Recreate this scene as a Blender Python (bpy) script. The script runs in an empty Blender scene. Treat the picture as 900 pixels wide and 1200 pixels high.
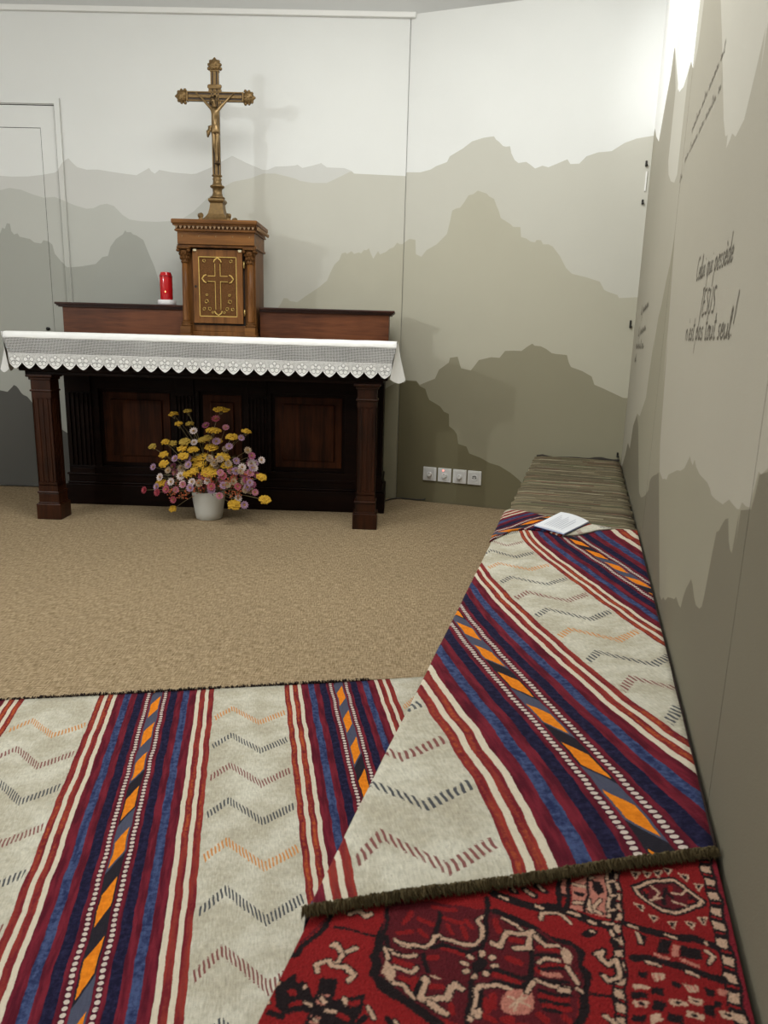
import bpy, bmesh, math, random
from math import sin, cos, pi, radians, sqrt, floor
from mathutils import Vector, Matrix
import numpy as np

random.seed(7)
scene = bpy.context.scene
COL = scene.collection

# ------------------------------------------------------------------ camera
CAM_H = 1.04
YAW, PITCH, ROLL = -0.01922692, 0.22984858, 0.02762492
_f = Vector((sin(YAW)*cos(PITCH), cos(YAW)*cos(PITCH), -sin(PITCH)))
_r = Vector((cos(YAW), -sin(YAW), 0)); _u = _r.cross(_f)
_r2 = _r*cos(ROLL)+_u*sin(ROLL); _u2 = -_r*sin(ROLL)+_u*cos(ROLL)
cd = bpy.data.cameras.new('camera'); cam = bpy.data.objects.new('camera', cd); COL.objects.link(cam)
cd.sensor_fit = 'HORIZONTAL'; cd.sensor_width = 36.0; cd.lens = 874.93/900*36.0
cd.clip_start = 0.02; cd.clip_end = 60
cam.matrix_world = Matrix(((_r2.x,_u2.x,-_f.x,0),(_r2.y,_u2.y,-_f.y,0),(_r2.z,_u2.z,-_f.z,CAM_H),(0,0,0,1)))
cd.dof.use_dof = True; cd.dof.focus_distance = 4.2; cd.dof.aperture_fstop = 14.0
scene.camera = cam

# ------------------------------------------------------------------ light and exposure
w = bpy.data.worlds.new('world'); scene.world = w; w.use_nodes = True
w.node_tree.nodes['Background'].inputs[0].default_value = (0.9,0.95,1,1)
w.node_tree.nodes['Background'].inputs[1].default_value = 0.0
vs = scene.view_settings
scene.display_settings.display_device = 'sRGB'
vs.view_transform = 'Standard'; vs.look = 'None'; vs.gamma = 1; vs.use_curve_mapping = False
vs.exposure = 0.02
def area(name, loc, tgt, size, power, col=(1,1,1), size_y=None):
    l = bpy.data.lights.new(name, 'AREA'); l.energy = power; l.color = col; l.size = size
    if size_y: l.shape = 'RECTANGLE'; l.size_y = size_y
    o = bpy.data.objects.new(name, l); COL.objects.link(o); o.location = loc
    o.rotation_euler = (Vector(tgt)-Vector(loc)).to_track_quat('-Z','Y').to_euler()
    return o
def point(name, loc, rad, power, col=(1,1,1)):
    l = bpy.data.lights.new(name, 'POINT'); l.energy = power; l.color = col; l.shadow_soft_size = rad
    o = bpy.data.objects.new(name, l); COL.objects.link(o); o.location = loc
    return o
area('ceiling_light', (-.25,2.75,3.24), (-.25,2.75,0), 1.5, 62, (.99,1,.965), 1.5)
area('ceiling_light', (-1.2,-0.6,3.24), (-1.2,-0.6,0), 1.4, 20, (1,.99,.95), 1.4)
point('key_lamp', (-3.8,.5,2.33), .055, 135, (.95,.99,1))
sp = bpy.data.lights.new('corner_spot', 'SPOT'); sp.energy = 78; sp.spot_size = radians(58); sp.spot_blend = 1.0; sp.shadow_soft_size = .06; sp.color = (1,1,.97)
so = bpy.data.objects.new('corner_spot', sp); COL.objects.link(so); so.location = (.25,3.30,3.18)
so.rotation_euler = (Vector((1.22,3.75,2.62))-so.location).to_track_quat('-Z','Y').to_euler()

# ------------------------------------------------------------------ helpers
def tag(o, label=None, cat=None, group=None, kind=None):
    if label: o['label'] = label
    if cat: o['category'] = cat
    if group: o['group'] = group
    if kind: o['kind'] = kind
    return o
def empty(name, loc=(0,0,0), rz=0, label=None, cat=None, group=None):
    o = bpy.data.objects.new(name, None); COL.objects.link(o); o.location = loc; o.rotation_euler = (0,0,rz)
    o.empty_display_size = .05
    return tag(o, label, cat, group)
class MB:
    def __init__(s): s.bm = bmesh.new()
    def box(s, x0,x1,y0,y1,z0,z1, bev=0, M=None, mi=0):
        vsx = [s.bm.verts.new((x,y,z)) for x in (x0,x1) for y in (y0,y1) for z in (z0,z1)]
        idx = [(0,1,3,2),(4,6,7,5),(0,4,5,1),(2,3,7,6),(0,2,6,4),(1,5,7,3)]
        fs = [s.bm.faces.new([vsx[i] for i in f]) for f in idx]
        for f in fs: f.material_index = mi
        if bev:
            es = list({e for f in fs for e in f.edges})
            r = bmesh.ops.bevel(s.bm, geom=es, offset=bev, segments=2, affect='EDGES', profile=.5)
            vsx = list({v for f in r['faces'] for v in f.verts} | {v for v in vsx if v.is_valid})
        if M is not None:
            for v in vsx: v.co = M @ v.co
        return s
    def prism(s, pts, z0, z1, M=None, mi=0):
        """pts: outline in x,y; extruded z0..z1"""
        a = [s.bm.verts.new((p[0],p[1],z0)) for p in pts]; b = [s.bm.verts.new((p[0],p[1],z1)) for p in pts]
        n = len(pts)
        fs = [s.bm.faces.new(a[::-1]), s.bm.faces.new(b)]
        for i in range(n): fs.append(s.bm.faces.new((a[i],a[(i+1)%n],b[(i+1)%n],b[i])))
        for f in fs: f.material_index = mi
        if M is not None:
            for v in a+b: v.co = M @ v.co
        return s
    def lathe(s, prof, seg=24, c=(0,0,0), rot=0, M=None, sx=1, sy=1):
        rings = []
        for r,z in prof:
            if r < 1e-6: rings.append([s.bm.verts.new((c[0],c[1],c[2]+z))])
            else: rings.append([s.bm.verts.new((c[0]+sx*r*cos(rot+2*pi*i/seg), c[1]+sy*r*sin(rot+2*pi*i/seg), c[2]+z)) for i in range(seg)])
        for a,b in zip(rings, rings[1:]):
            for i in range(seg):
                j = (i+1)%seg
                if len(a)==1 and len(b)==1: continue
                if len(a)==1: s.bm.faces.new((a[0],b[j],b[i]))
                elif len(b)==1: s.bm.faces.new((a[i],a[j],b[0]))
                else: s.bm.faces.new((a[i],a[j],b[j],b[i]))
        if len(rings[0])>1: s.bm.faces.new(rings[0][::-1])
        if len(rings[-1])>1: s.bm.faces.new(rings[-1])
        if M is not None:
            for R_ in rings:
                for v in R_: v.co = M @ v.co
        return s
    def tube(s, pts, r, seg=6, closed=False):
        pts = [Vector(p) for p in pts]; n = len(pts); rings = []
        for i,p in enumerate(pts):
            if closed: d = pts[(i+1)%n]-pts[i-1]
            else: d = pts[min(i+1,n-1)]-pts[max(i-1,0)]
            d.normalize(); ref = Vector((0,0,1)) if abs(d.z)<.9 else Vector((1,0,0))
            a = d.cross(ref).normalized(); b = d.cross(a)
            rr = r[i] if isinstance(r,(list,tuple)) else r
            rings.append([s.bm.verts.new(p+a*rr*cos(2*pi*k/seg)+b*rr*sin(2*pi*k/seg)) for k in range(seg)])
        m = n if closed else n-1
        for i in range(m):
            A,B = rings[i], rings[(i+1)%n]
            for k in range(seg): s.bm.faces.new((A[k],A[(k+1)%seg],B[(k+1)%seg],B[k]))
        if not closed: s.bm.faces.new(rings[0]); s.bm.faces.new(rings[-1][::-1])
        return s
    def ball(s, c, r, sub=1, sc=(1,1,1), M=None):
        res = bmesh.ops.create_icosphere(s.bm, subdivisions=sub, radius=r)
        for v in res['verts']:
            v.co = Vector((v.co.x*sc[0], v.co.y*sc[1], v.co.z*sc[2]))+Vector(c)
            if M is not None: v.co = M @ v.co
        return s
    def build(s, name, mats, parent=None, smooth=False, keep=False):
        bmesh.ops.recalc_face_normals(s.bm, faces=s.bm.faces[:])
        me = bpy.data.meshes.new(name); s.bm.to_mesh(me); s.bm.free()
        for m in (mats if isinstance(mats,(list,tuple)) else [mats]): me.materials.append(m)
        if smooth:
            for p in me.polygons: p.use_smooth = True
            if smooth == 'angle': 
                try: me.set_sharp_from_angle(angle=radians(40))
                except Exception: pass
        o = bpy.data.objects.new(name, me); COL.objects.link(o)
        if parent: o.parent = parent
        return o
def mesh_obj(name, V, F, mat, parent=None, smooth=False):
    me = bpy.data.meshes.new(name); me.from_pydata([tuple(v) for v in V], [], F); me.update()
    for m in (mat if isinstance(mat,(list,tuple)) else [mat]): me.materials.append(m)
    if smooth:
        for p in me.polygons: p.use_smooth = True
    o = bpy.data.objects.new(name, me); COL.objects.link(o)
    if parent: o.parent = parent
    return o
def copy_tree(o, parent=None):
    c = o.copy(); COL.objects.link(c); c.parent = parent
    for ch in list(o.children): copy_tree(ch, c)
    return c

# ------------------------------------------------------------------ node expressions
class NT:
    def __init__(s, name):
        s.m = bpy.data.materials.new(name); s.m.use_nodes = True
        s.t = s.m.node_tree; s.t.nodes.clear()
        s.out = s.t.nodes.new('ShaderNodeOutputMaterial')
        s.b = s.t.nodes.new('ShaderNodeBsdfPrincipled')
        s.t.links.new(s.b.outputs[0], s.out.inputs[0])
    def link(s, a, sock):
        if isinstance(a, E): a = a.s
        if isinstance(a, bpy.types.NodeSocket): s.t.links.new(a, sock)
        else: sock.default_value = a
    def math(s, op, *args):
        n = s.t.nodes.new('ShaderNodeMath'); n.operation = op
        for i,a in enumerate(args): s.link(a, n.inputs[i])
        return E(s, n.outputs[0])
    def mix(s, f, a, b):
        n = s.t.nodes.new('ShaderNodeMix'); n.data_type = 'RGBA'
        s.link(f, n.inputs[0])
        s.link(a if not isinstance(a,tuple) else (*a[:3],1), n.inputs[6]); s.link(b if not isinstance(b,tuple) else (*b[:3],1), n.inputs[7])
        return n.outputs[2]
    def mul(s, c, k):   # colour scaled by factor k (E)
        n = s.t.nodes.new('ShaderNodeMix'); n.data_type='RGBA'; n.blend_type='MULTIPLY'; n.inputs[0].default_value=1
        s.link(c if not isinstance(c,tuple) else (*c[:3],1), n.inputs[6])
        cc = s.t.nodes.new('ShaderNodeCombineColor')
        for i in range(3): s.link(k, cc.inputs[i])
        s.t.links.new(cc.outputs[0], n.inputs[7]); return n.outputs[2]
    def coord(s, kind='Object'):
        n = s.t.nodes.new('ShaderNodeTexCoord'); x = s.t.nodes.new('ShaderNodeSeparateXYZ')
        s.t.links.new(n.outputs[kind], x.inputs[0]); return [E(s,x.outputs[i]) for i in range(3)]
    def uv(s):
        return s.coord('UV')[:2]
    def vec(s, x, y=0.0, z=0.0):
        n = s.t.nodes.new('ShaderNodeCombineXYZ')
        for i,a in enumerate((x,y,z)): s.link(a, n.inputs[i])
        return n.outputs[0]
    def noise(s, vec, scale, detail=2, rough=.5, dist=0):
        n = s.t.nodes.new('ShaderNodeTexNoise'); s.t.links.new(vec, n.inputs['Vector'])
        n.inputs['Scale'].default_value = scale; n.inputs['Detail'].default_value = detail
        n.inputs['Roughness'].default_value = rough; n.inputs['Distortion'].default_value = dist
        return E(s, n.outputs[0])
    def white(s, vec):
        n = s.t.nodes.new('ShaderNodeTexWhiteNoise'); n.noise_dimensions='3D'; s.t.links.new(vec, n.inputs['Vector'])
        return E(s, n.outputs[0])
    def ramp(s, x, lo, hi):
        n = s.t.nodes.new('ShaderNodeMapRange'); n.interpolation_type='SMOOTHSTEP'
        s.link(x, n.inputs[0]); s.link(lo,n.inputs[1]); s.link(hi,n.inputs[2]); n.inputs[3].default_value=0; n.inputs[4].default_value=1
        return E(s, n.outputs[0])
    def bump(s, h, dist=.001, strength=1.0):
        n = s.t.nodes.new('ShaderNodeBump'); n.inputs['Strength'].default_value=strength; n.inputs['Distance'].default_value=dist
        s.link(h, n.inputs['Height']); s.t.links.new(n.outputs[0], s.b.inputs['Normal'])
    def set(s, col=None, rough=.6, metal=0, spec=.5, sheen=0, coat=0):
        if col is not None: s.link(col if not isinstance(col,tuple) else (*col[:3],1), s.b.inputs['Base Color'])
        s.link(rough, s.b.inputs['Roughness']); s.b.inputs['Metallic'].default_value = metal
        s.b.inputs['Specular IOR Level'].default_value = spec
        if sheen: s.b.inputs['Sheen Weight'].default_value = sheen
        if coat: s.b.inputs['Coat Weight'].default_value = coat
        return s.m
class E:
    def __init__(s, n, sock): s.n = n; s.s = sock
    def __add__(s,o): return s.n.math('ADD',s,o)
    __radd__ = __add__
    def __sub__(s,o): return s.n.math('SUBTRACT',s,o)
    def __rsub__(s,o): return s.n.math('SUBTRACT',o,s)
    def __mul__(s,o): return s.n.math('MULTIPLY',s,o)
    __rmul__ = __mul__
    def __truediv__(s,o): return s.n.math('DIVIDE',s,o)
    def __lt__(s,o): return s.n.math('LESS_THAN',s,o)
    def __gt__(s,o): return s.n.math('GREATER_THAN',s,o)
    def abs(s): return s.n.math('ABSOLUTE',s)
    def floor(s): return s.n.math('FLOOR',s)
    def fract(s): return s.n.math('FRACT',s)
    def mod(s,m): return s.n.math('FLOORED_MODULO',s,m)
    def max(s,o): return s.n.math('MAXIMUM',s,o)
    def min(s,o): return s.n.math('MINIMUM',s,o)
    def sqrt(s): return s.n.math('SQRT',s)
    def sin(s): return s.n.math('SINE',s)

def srgb(r,g,b):
    f = lambda c: (c/255)/12.92 if c/255<=.04045 else ((c/255+.055)/1.055)**2.4
    return (f(r),f(g),f(b))
def plain(name, col, rough=.6, metal=0, spec=.5, var=.0, vscale=20, bump=0, bscale=200, sheen=0):
    t = NT(name); P = t.coord(); v = t.vec(*P); c = col
    if var:
        n = t.noise(v, vscale, 4); c = t.mul(col, n*(2*var)+(1-var))
    if bump: t.bump(t.noise(v, bscale, 3), bump)
    return t.set(c, rough, metal, spec, sheen)
def wood(name, dark, light, axis=0, scale=1.0, rough=.35, spec=.5):
    t = NT(name); P = t.coord()
    s = [26*scale]*3; s[axis] = 2.2*scale
    v = t.vec(P[0]*s[0], P[1]*s[1], P[2]*s[2])
    n1 = t.noise(v, 1.0, 5, .6, .6); n2 = t.noise(v, 6.0, 2)
    q = [3.0]*3; n3 = t.noise(t.vec(*P), 5, 2)
    f = t.ramp(n1*.75+n2*.2+n3*.35, .38, .92)
    c = t.mix(f, dark, light)
    t.bump(n2, .0004)
    return t.set(c, rough, 0, spec)
# ------------------------------------------------------------------ mountain outlines of the murals, in metres along the wall and up
BACK1 = [(-2.931,1.887),(-2.714,1.925),(-2.501,1.94),(-2.431,1.937),(-2.333,1.94),(-2.233,1.952),(-2.162,1.965),(-2.13,1.985),(-2.094,2.035),(-2.072,2.048),(-2.049,2.023),(-2.02,1.998),(-1.965,1.986),(-1.895,1.988),(-1.798,1.975),(-1.714,1.966),(-1.659,1.961),(-1.616,1.984),(-1.58,2.004),(-1.567,1.985),(-1.546,1.972),(-1.518,1.994),(-1.434,1.981),(-1.323,1.975),(-1.292,1.978),(-1.2,2.015),(-1.071,2.083),(-0.99,2.047),(-0.885,2.008),(-0.855,2.009),(-0.81,2.028),(-0.735,2.032),(-0.69,2.036),(-0.675,2.042),(-0.645,2.024),(-0.586,2.038),(-0.541,2.05),(-0.531,2.055),(-0.523,2.048),(-0.496,2.03),(-0.391,2.029),(-0.346,2.013),(-0.331,1.999),(-0.018,1.992)]
BACK2 = [(-2.944,1.769),(-2.724,1.827),(-2.509,1.858),(-2.451,1.872),(-2.381,1.863),(-2.313,1.839),(-2.244,1.82),(-2.172,1.826),(-2.104,1.801),(-2.049,1.779),(-1.979,1.762),(-1.936,1.766),(-1.893,1.786),(-1.85,1.794),(-1.808,1.782),(-1.755,1.73),(-1.713,1.705),(-1.643,1.697),(-1.544,1.696),(-1.473,1.701),(-1.388,1.716),(-1.316,1.76),(-1.22,1.847),(-1.143,1.898),(-1.067,1.937),(-0.961,1.958),(-0.885,1.987),(-0.81,1.989),(-0.72,1.97),(-0.683,1.961),(-0.66,1.951),(-0.585,1.941),(-0.495,1.943),(-0.421,1.977),(-0.361,2.006),(-0.317,2.016),(-0.243,2.046),(-0.221,2.053),(-0.205,2.041),(-0.183,2.033),(-0.138,2.02),(-0.079,2.03),(-0.019,2.016)]
BACK3 = [(-2.971,1.528),(-2.818,1.613),(-2.62,1.584),(-2.532,1.606),(-2.517,1.64),(-2.501,1.633),(-2.486,1.667),(-2.467,1.664),(-2.462,1.621),(-2.446,1.601),(-2.424,1.609),(-2.412,1.589),(-2.348,1.577),(-2.321,1.557),(-2.279,1.552),(-2.263,1.572),(-2.232,1.566),(-2.208,1.547),(-2.197,1.493),(-2.157,1.446),(-2.117,1.413),(-2.03,1.422),(-1.942,1.438),(-1.897,1.48),(-1.861,1.488),(-1.843,1.542),(-1.805,1.59),(-1.761,1.618),(-1.745,1.642),(-1.736,1.631),(-1.71,1.632),(-1.697,1.619),(-1.676,1.613),(-1.634,1.587),(-1.609,1.521),(-1.57,1.427),(-1.551,1.359),(-1.526,1.264),(-1.466,1.154),(-1.352,1.073),(-0.926,1.101),(-0.847,1.148),(-0.792,1.21),(-0.776,1.233),(-0.761,1.263),(-0.737,1.261),(-0.722,1.246),(-0.675,1.24),(-0.628,1.274),(-0.536,1.336),(-0.49,1.374),(-0.467,1.426),(-0.445,1.47),(-0.414,1.5),(-0.4,1.537),(-0.377,1.545),(-0.366,1.536),(-0.339,1.553),(-0.323,1.537),(-0.293,1.547),(-0.28,1.541),(-0.262,1.562),(-0.247,1.56),(-0.232,1.573),(-0.219,1.541),(-0.203,1.511),(-0.189,1.535),(-0.174,1.557),(-0.163,1.538),(-0.125,1.554),(-0.103,1.573),(-0.08,1.581),(-0.058,1.61),(-0.043,1.601),(-0.027,1.601),(-0.005,1.614)]
BACK4 = [(-3.269,0.713),(-2.945,0.676),(-2.759,0.654),(-2.62,0.635),(-2.574,0.627),(-2.554,0.646),(-2.539,0.66),(-2.528,0.672),(-2.513,0.666),(-2.498,0.648),(-2.485,0.625),(-2.473,0.612),(-2.445,0.599),(-2.424,0.572),(-2.353,0.462),(-2.081,0.301),(-1.133,0.424),(-0.39,0.676),(-0.13,0.638),(-0.104,0.721),(-0.045,0.755)]
PAN2 = [(0.001,2.014),(0.094,2.01),(0.158,2.023),(0.194,2.041),(0.257,2.059),(0.273,2.09),(0.352,2.129),(0.403,2.163),(0.472,2.179),(0.532,2.183),(0.545,2.165),(0.563,2.152),(0.587,2.129),(0.604,2.123),(0.629,2.125),(0.639,2.087),(0.66,2.05),(0.683,2.033),(0.728,2.037),(0.755,2.019),(0.781,1.999),(0.822,2.012),(0.856,2.002),(0.904,2.019),(0.959,2.039),(0.977,2.013),(1.026,2.013),(1.062,2.049),(1.124,2.066),(1.194,2.068),(1.26,2.106),(1.319,2.124),(1.409,2.134)]
PAN3 = [(-0.017,1.598),(0.015,1.618),(0.039,1.633),(0.077,1.626),(0.083,1.543),(0.119,1.527),(0.15,1.565),(0.214,1.598),(0.276,1.656),(0.291,1.722),(0.303,1.788),(0.324,1.799),(0.351,1.803),(0.376,1.835),(0.398,1.87),(0.428,1.876),(0.453,1.894),(0.507,1.876),(0.525,1.859),(0.553,1.845),(0.567,1.813),(0.586,1.777),(0.599,1.739),(0.657,1.705),(0.675,1.688),(0.719,1.686),(0.726,1.631),(0.757,1.622),(0.784,1.605),(0.81,1.6),(0.818,1.613),(0.843,1.611),(0.857,1.588),(0.887,1.588),(0.913,1.576),(0.959,1.522),(0.998,1.457),(1.034,1.425),(1.118,1.405),(1.194,1.381),(1.222,1.336),(1.247,1.325),(1.297,1.309),(1.307,1.292),(1.394,1.297)]
PAN4 = [(-0.021,0.778),(0.116,0.776),(0.14,0.751),(0.194,0.775),(0.239,0.794),(0.263,0.851),(0.324,0.896),(0.331,0.926),(0.38,0.935),(0.393,0.898),(0.405,0.865),(0.467,0.854),(0.491,0.885),(0.515,0.919),(0.591,0.939),(0.643,0.937),(0.674,0.979),(0.724,0.982),(0.774,0.982),(0.805,1.007),(0.836,1.027),(0.85,1.015),(0.886,1.013),(0.92,0.998),(0.954,0.975),(0.979,0.971),(1.043,0.967),(1.058,0.923),(1.072,0.899),(1.138,0.878),(1.195,0.849),(1.215,0.802),(1.271,0.781),(1.384,0.734)]
PAN5 = [(-0.028,0.765),(0.037,0.773),(0.117,0.771),(0.14,0.743),(0.178,0.727),(0.194,0.685),(0.208,0.659),(0.255,0.636),(0.283,0.62),(0.308,0.59),(0.341,0.578),(0.346,0.502),(0.38,0.478),(0.399,0.453),(0.411,0.393),(0.466,0.379),(0.486,0.337),(0.559,0.316),(0.622,0.287),(0.684,0.274),(0.756,0.237),(0.811,0.198),(0.939,0.08),(1.449,0.048)]
RIGHT1 = [(1.453,1.627),(1.477,1.482),(1.478,1.551),(1.532,1.492),(1.585,1.439),(1.662,1.429),(1.712,1.447),(1.734,1.439),(1.769,1.433),(1.769,1.458),(1.803,1.463),(1.861,1.51),(2.067,1.744),(2.378,2.071),(2.536,2.12),(2.545,1.997),(2.547,2.207),(2.621,1.903),(2.683,1.865),(2.73,1.882),(2.798,1.921),(2.877,1.911),(2.989,1.903),(3.088,1.923),(3.153,1.934),(3.211,1.962),(3.24,1.962),(3.312,1.968),(3.636,2.243),(3.673,2.245),(3.722,2.163),(3.879,2.101),(4.092,1.988),(4.355,2.074),(4.559,2.164),(4.619,2.145)]
RIGHT2A = [(2.868,1.588),(2.911,1.728),(2.953,1.591),(3.111,1.626),(3.246,1.673),(3.338,1.738),(3.994,1.876)]
RIGHT4 = [(1.003,0.907),(1.038,0.89),(1.058,0.882),(1.07,0.877),(1.087,0.878),(1.099,0.851),(1.104,0.839),(1.106,0.824),(1.134,0.82),(1.163,0.82),(1.174,0.807),(1.192,0.804),(1.235,0.804),(1.259,0.805),(1.277,0.798),(1.306,0.787),(1.382,0.781),(1.424,0.78),(1.446,0.787),(1.481,0.792),(1.585,0.79),(1.644,0.796),(1.678,0.806),(1.697,0.791),(1.727,0.795),(1.753,0.803),(1.782,0.786),(1.82,0.765),(1.881,0.749),(1.945,0.74),(2.002,0.727),(2.118,0.7),(2.152,0.68),(2.205,0.674),(2.248,0.664),(2.358,0.669),(2.434,0.743),(2.557,1.057),(2.558,0.914),(2.571,0.985),(2.586,1.094),(2.642,1.238),(2.711,1.404),(2.717,1.376),(2.771,1.302),(2.848,1.253),(2.935,1.177),(3.01,1.138),(3.095,1.011),(3.096,1.072),(3.16,0.935),(3.196,0.832),(3.447,0.734),(3.622,0.731),(3.818,0.654),(3.899,0.53),(4.093,0.536),(4.145,0.515),(4.223,0.459),(4.468,0.345)]
RIGHT5 = [(1.019,0.897),(1.036,0.886),(1.08,0.875),(1.088,0.846),(1.1,0.823),(1.164,0.808),(1.167,0.751),(1.168,0.78),(1.172,0.804),(1.185,0.737),(1.201,0.738),(1.219,0.747),(1.246,0.777),(1.268,0.771),(1.285,0.76),(1.308,0.742),(1.329,0.734),(1.341,0.697),(1.351,0.657),(1.364,0.611),(1.374,0.585),(1.396,0.573),(1.436,0.566),(1.467,0.571),(1.503,0.585),(1.53,0.588),(1.556,0.568),(1.576,0.554),(1.602,0.525),(1.619,0.496),(1.649,0.492),(1.702,0.493),(1.728,0.478),(1.772,0.466),(1.84,0.445),(1.88,0.423),(1.922,0.417),(1.956,0.398),(2.009,0.395),(2.33,0.634),(2.377,0.663),(2.447,0.645),(2.524,0.628),(2.58,0.614),(2.638,0.591),(2.649,0.558),(2.744,0.521),(2.84,0.495),(2.927,0.476),(3.037,0.474),(3.211,0.556),(3.46,0.688),(3.621,0.723),(3.818,0.654),(3.899,0.53),(4.093,0.536),(4.145,0.515),(4.223,0.459),(4.468,0.345)]
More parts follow.
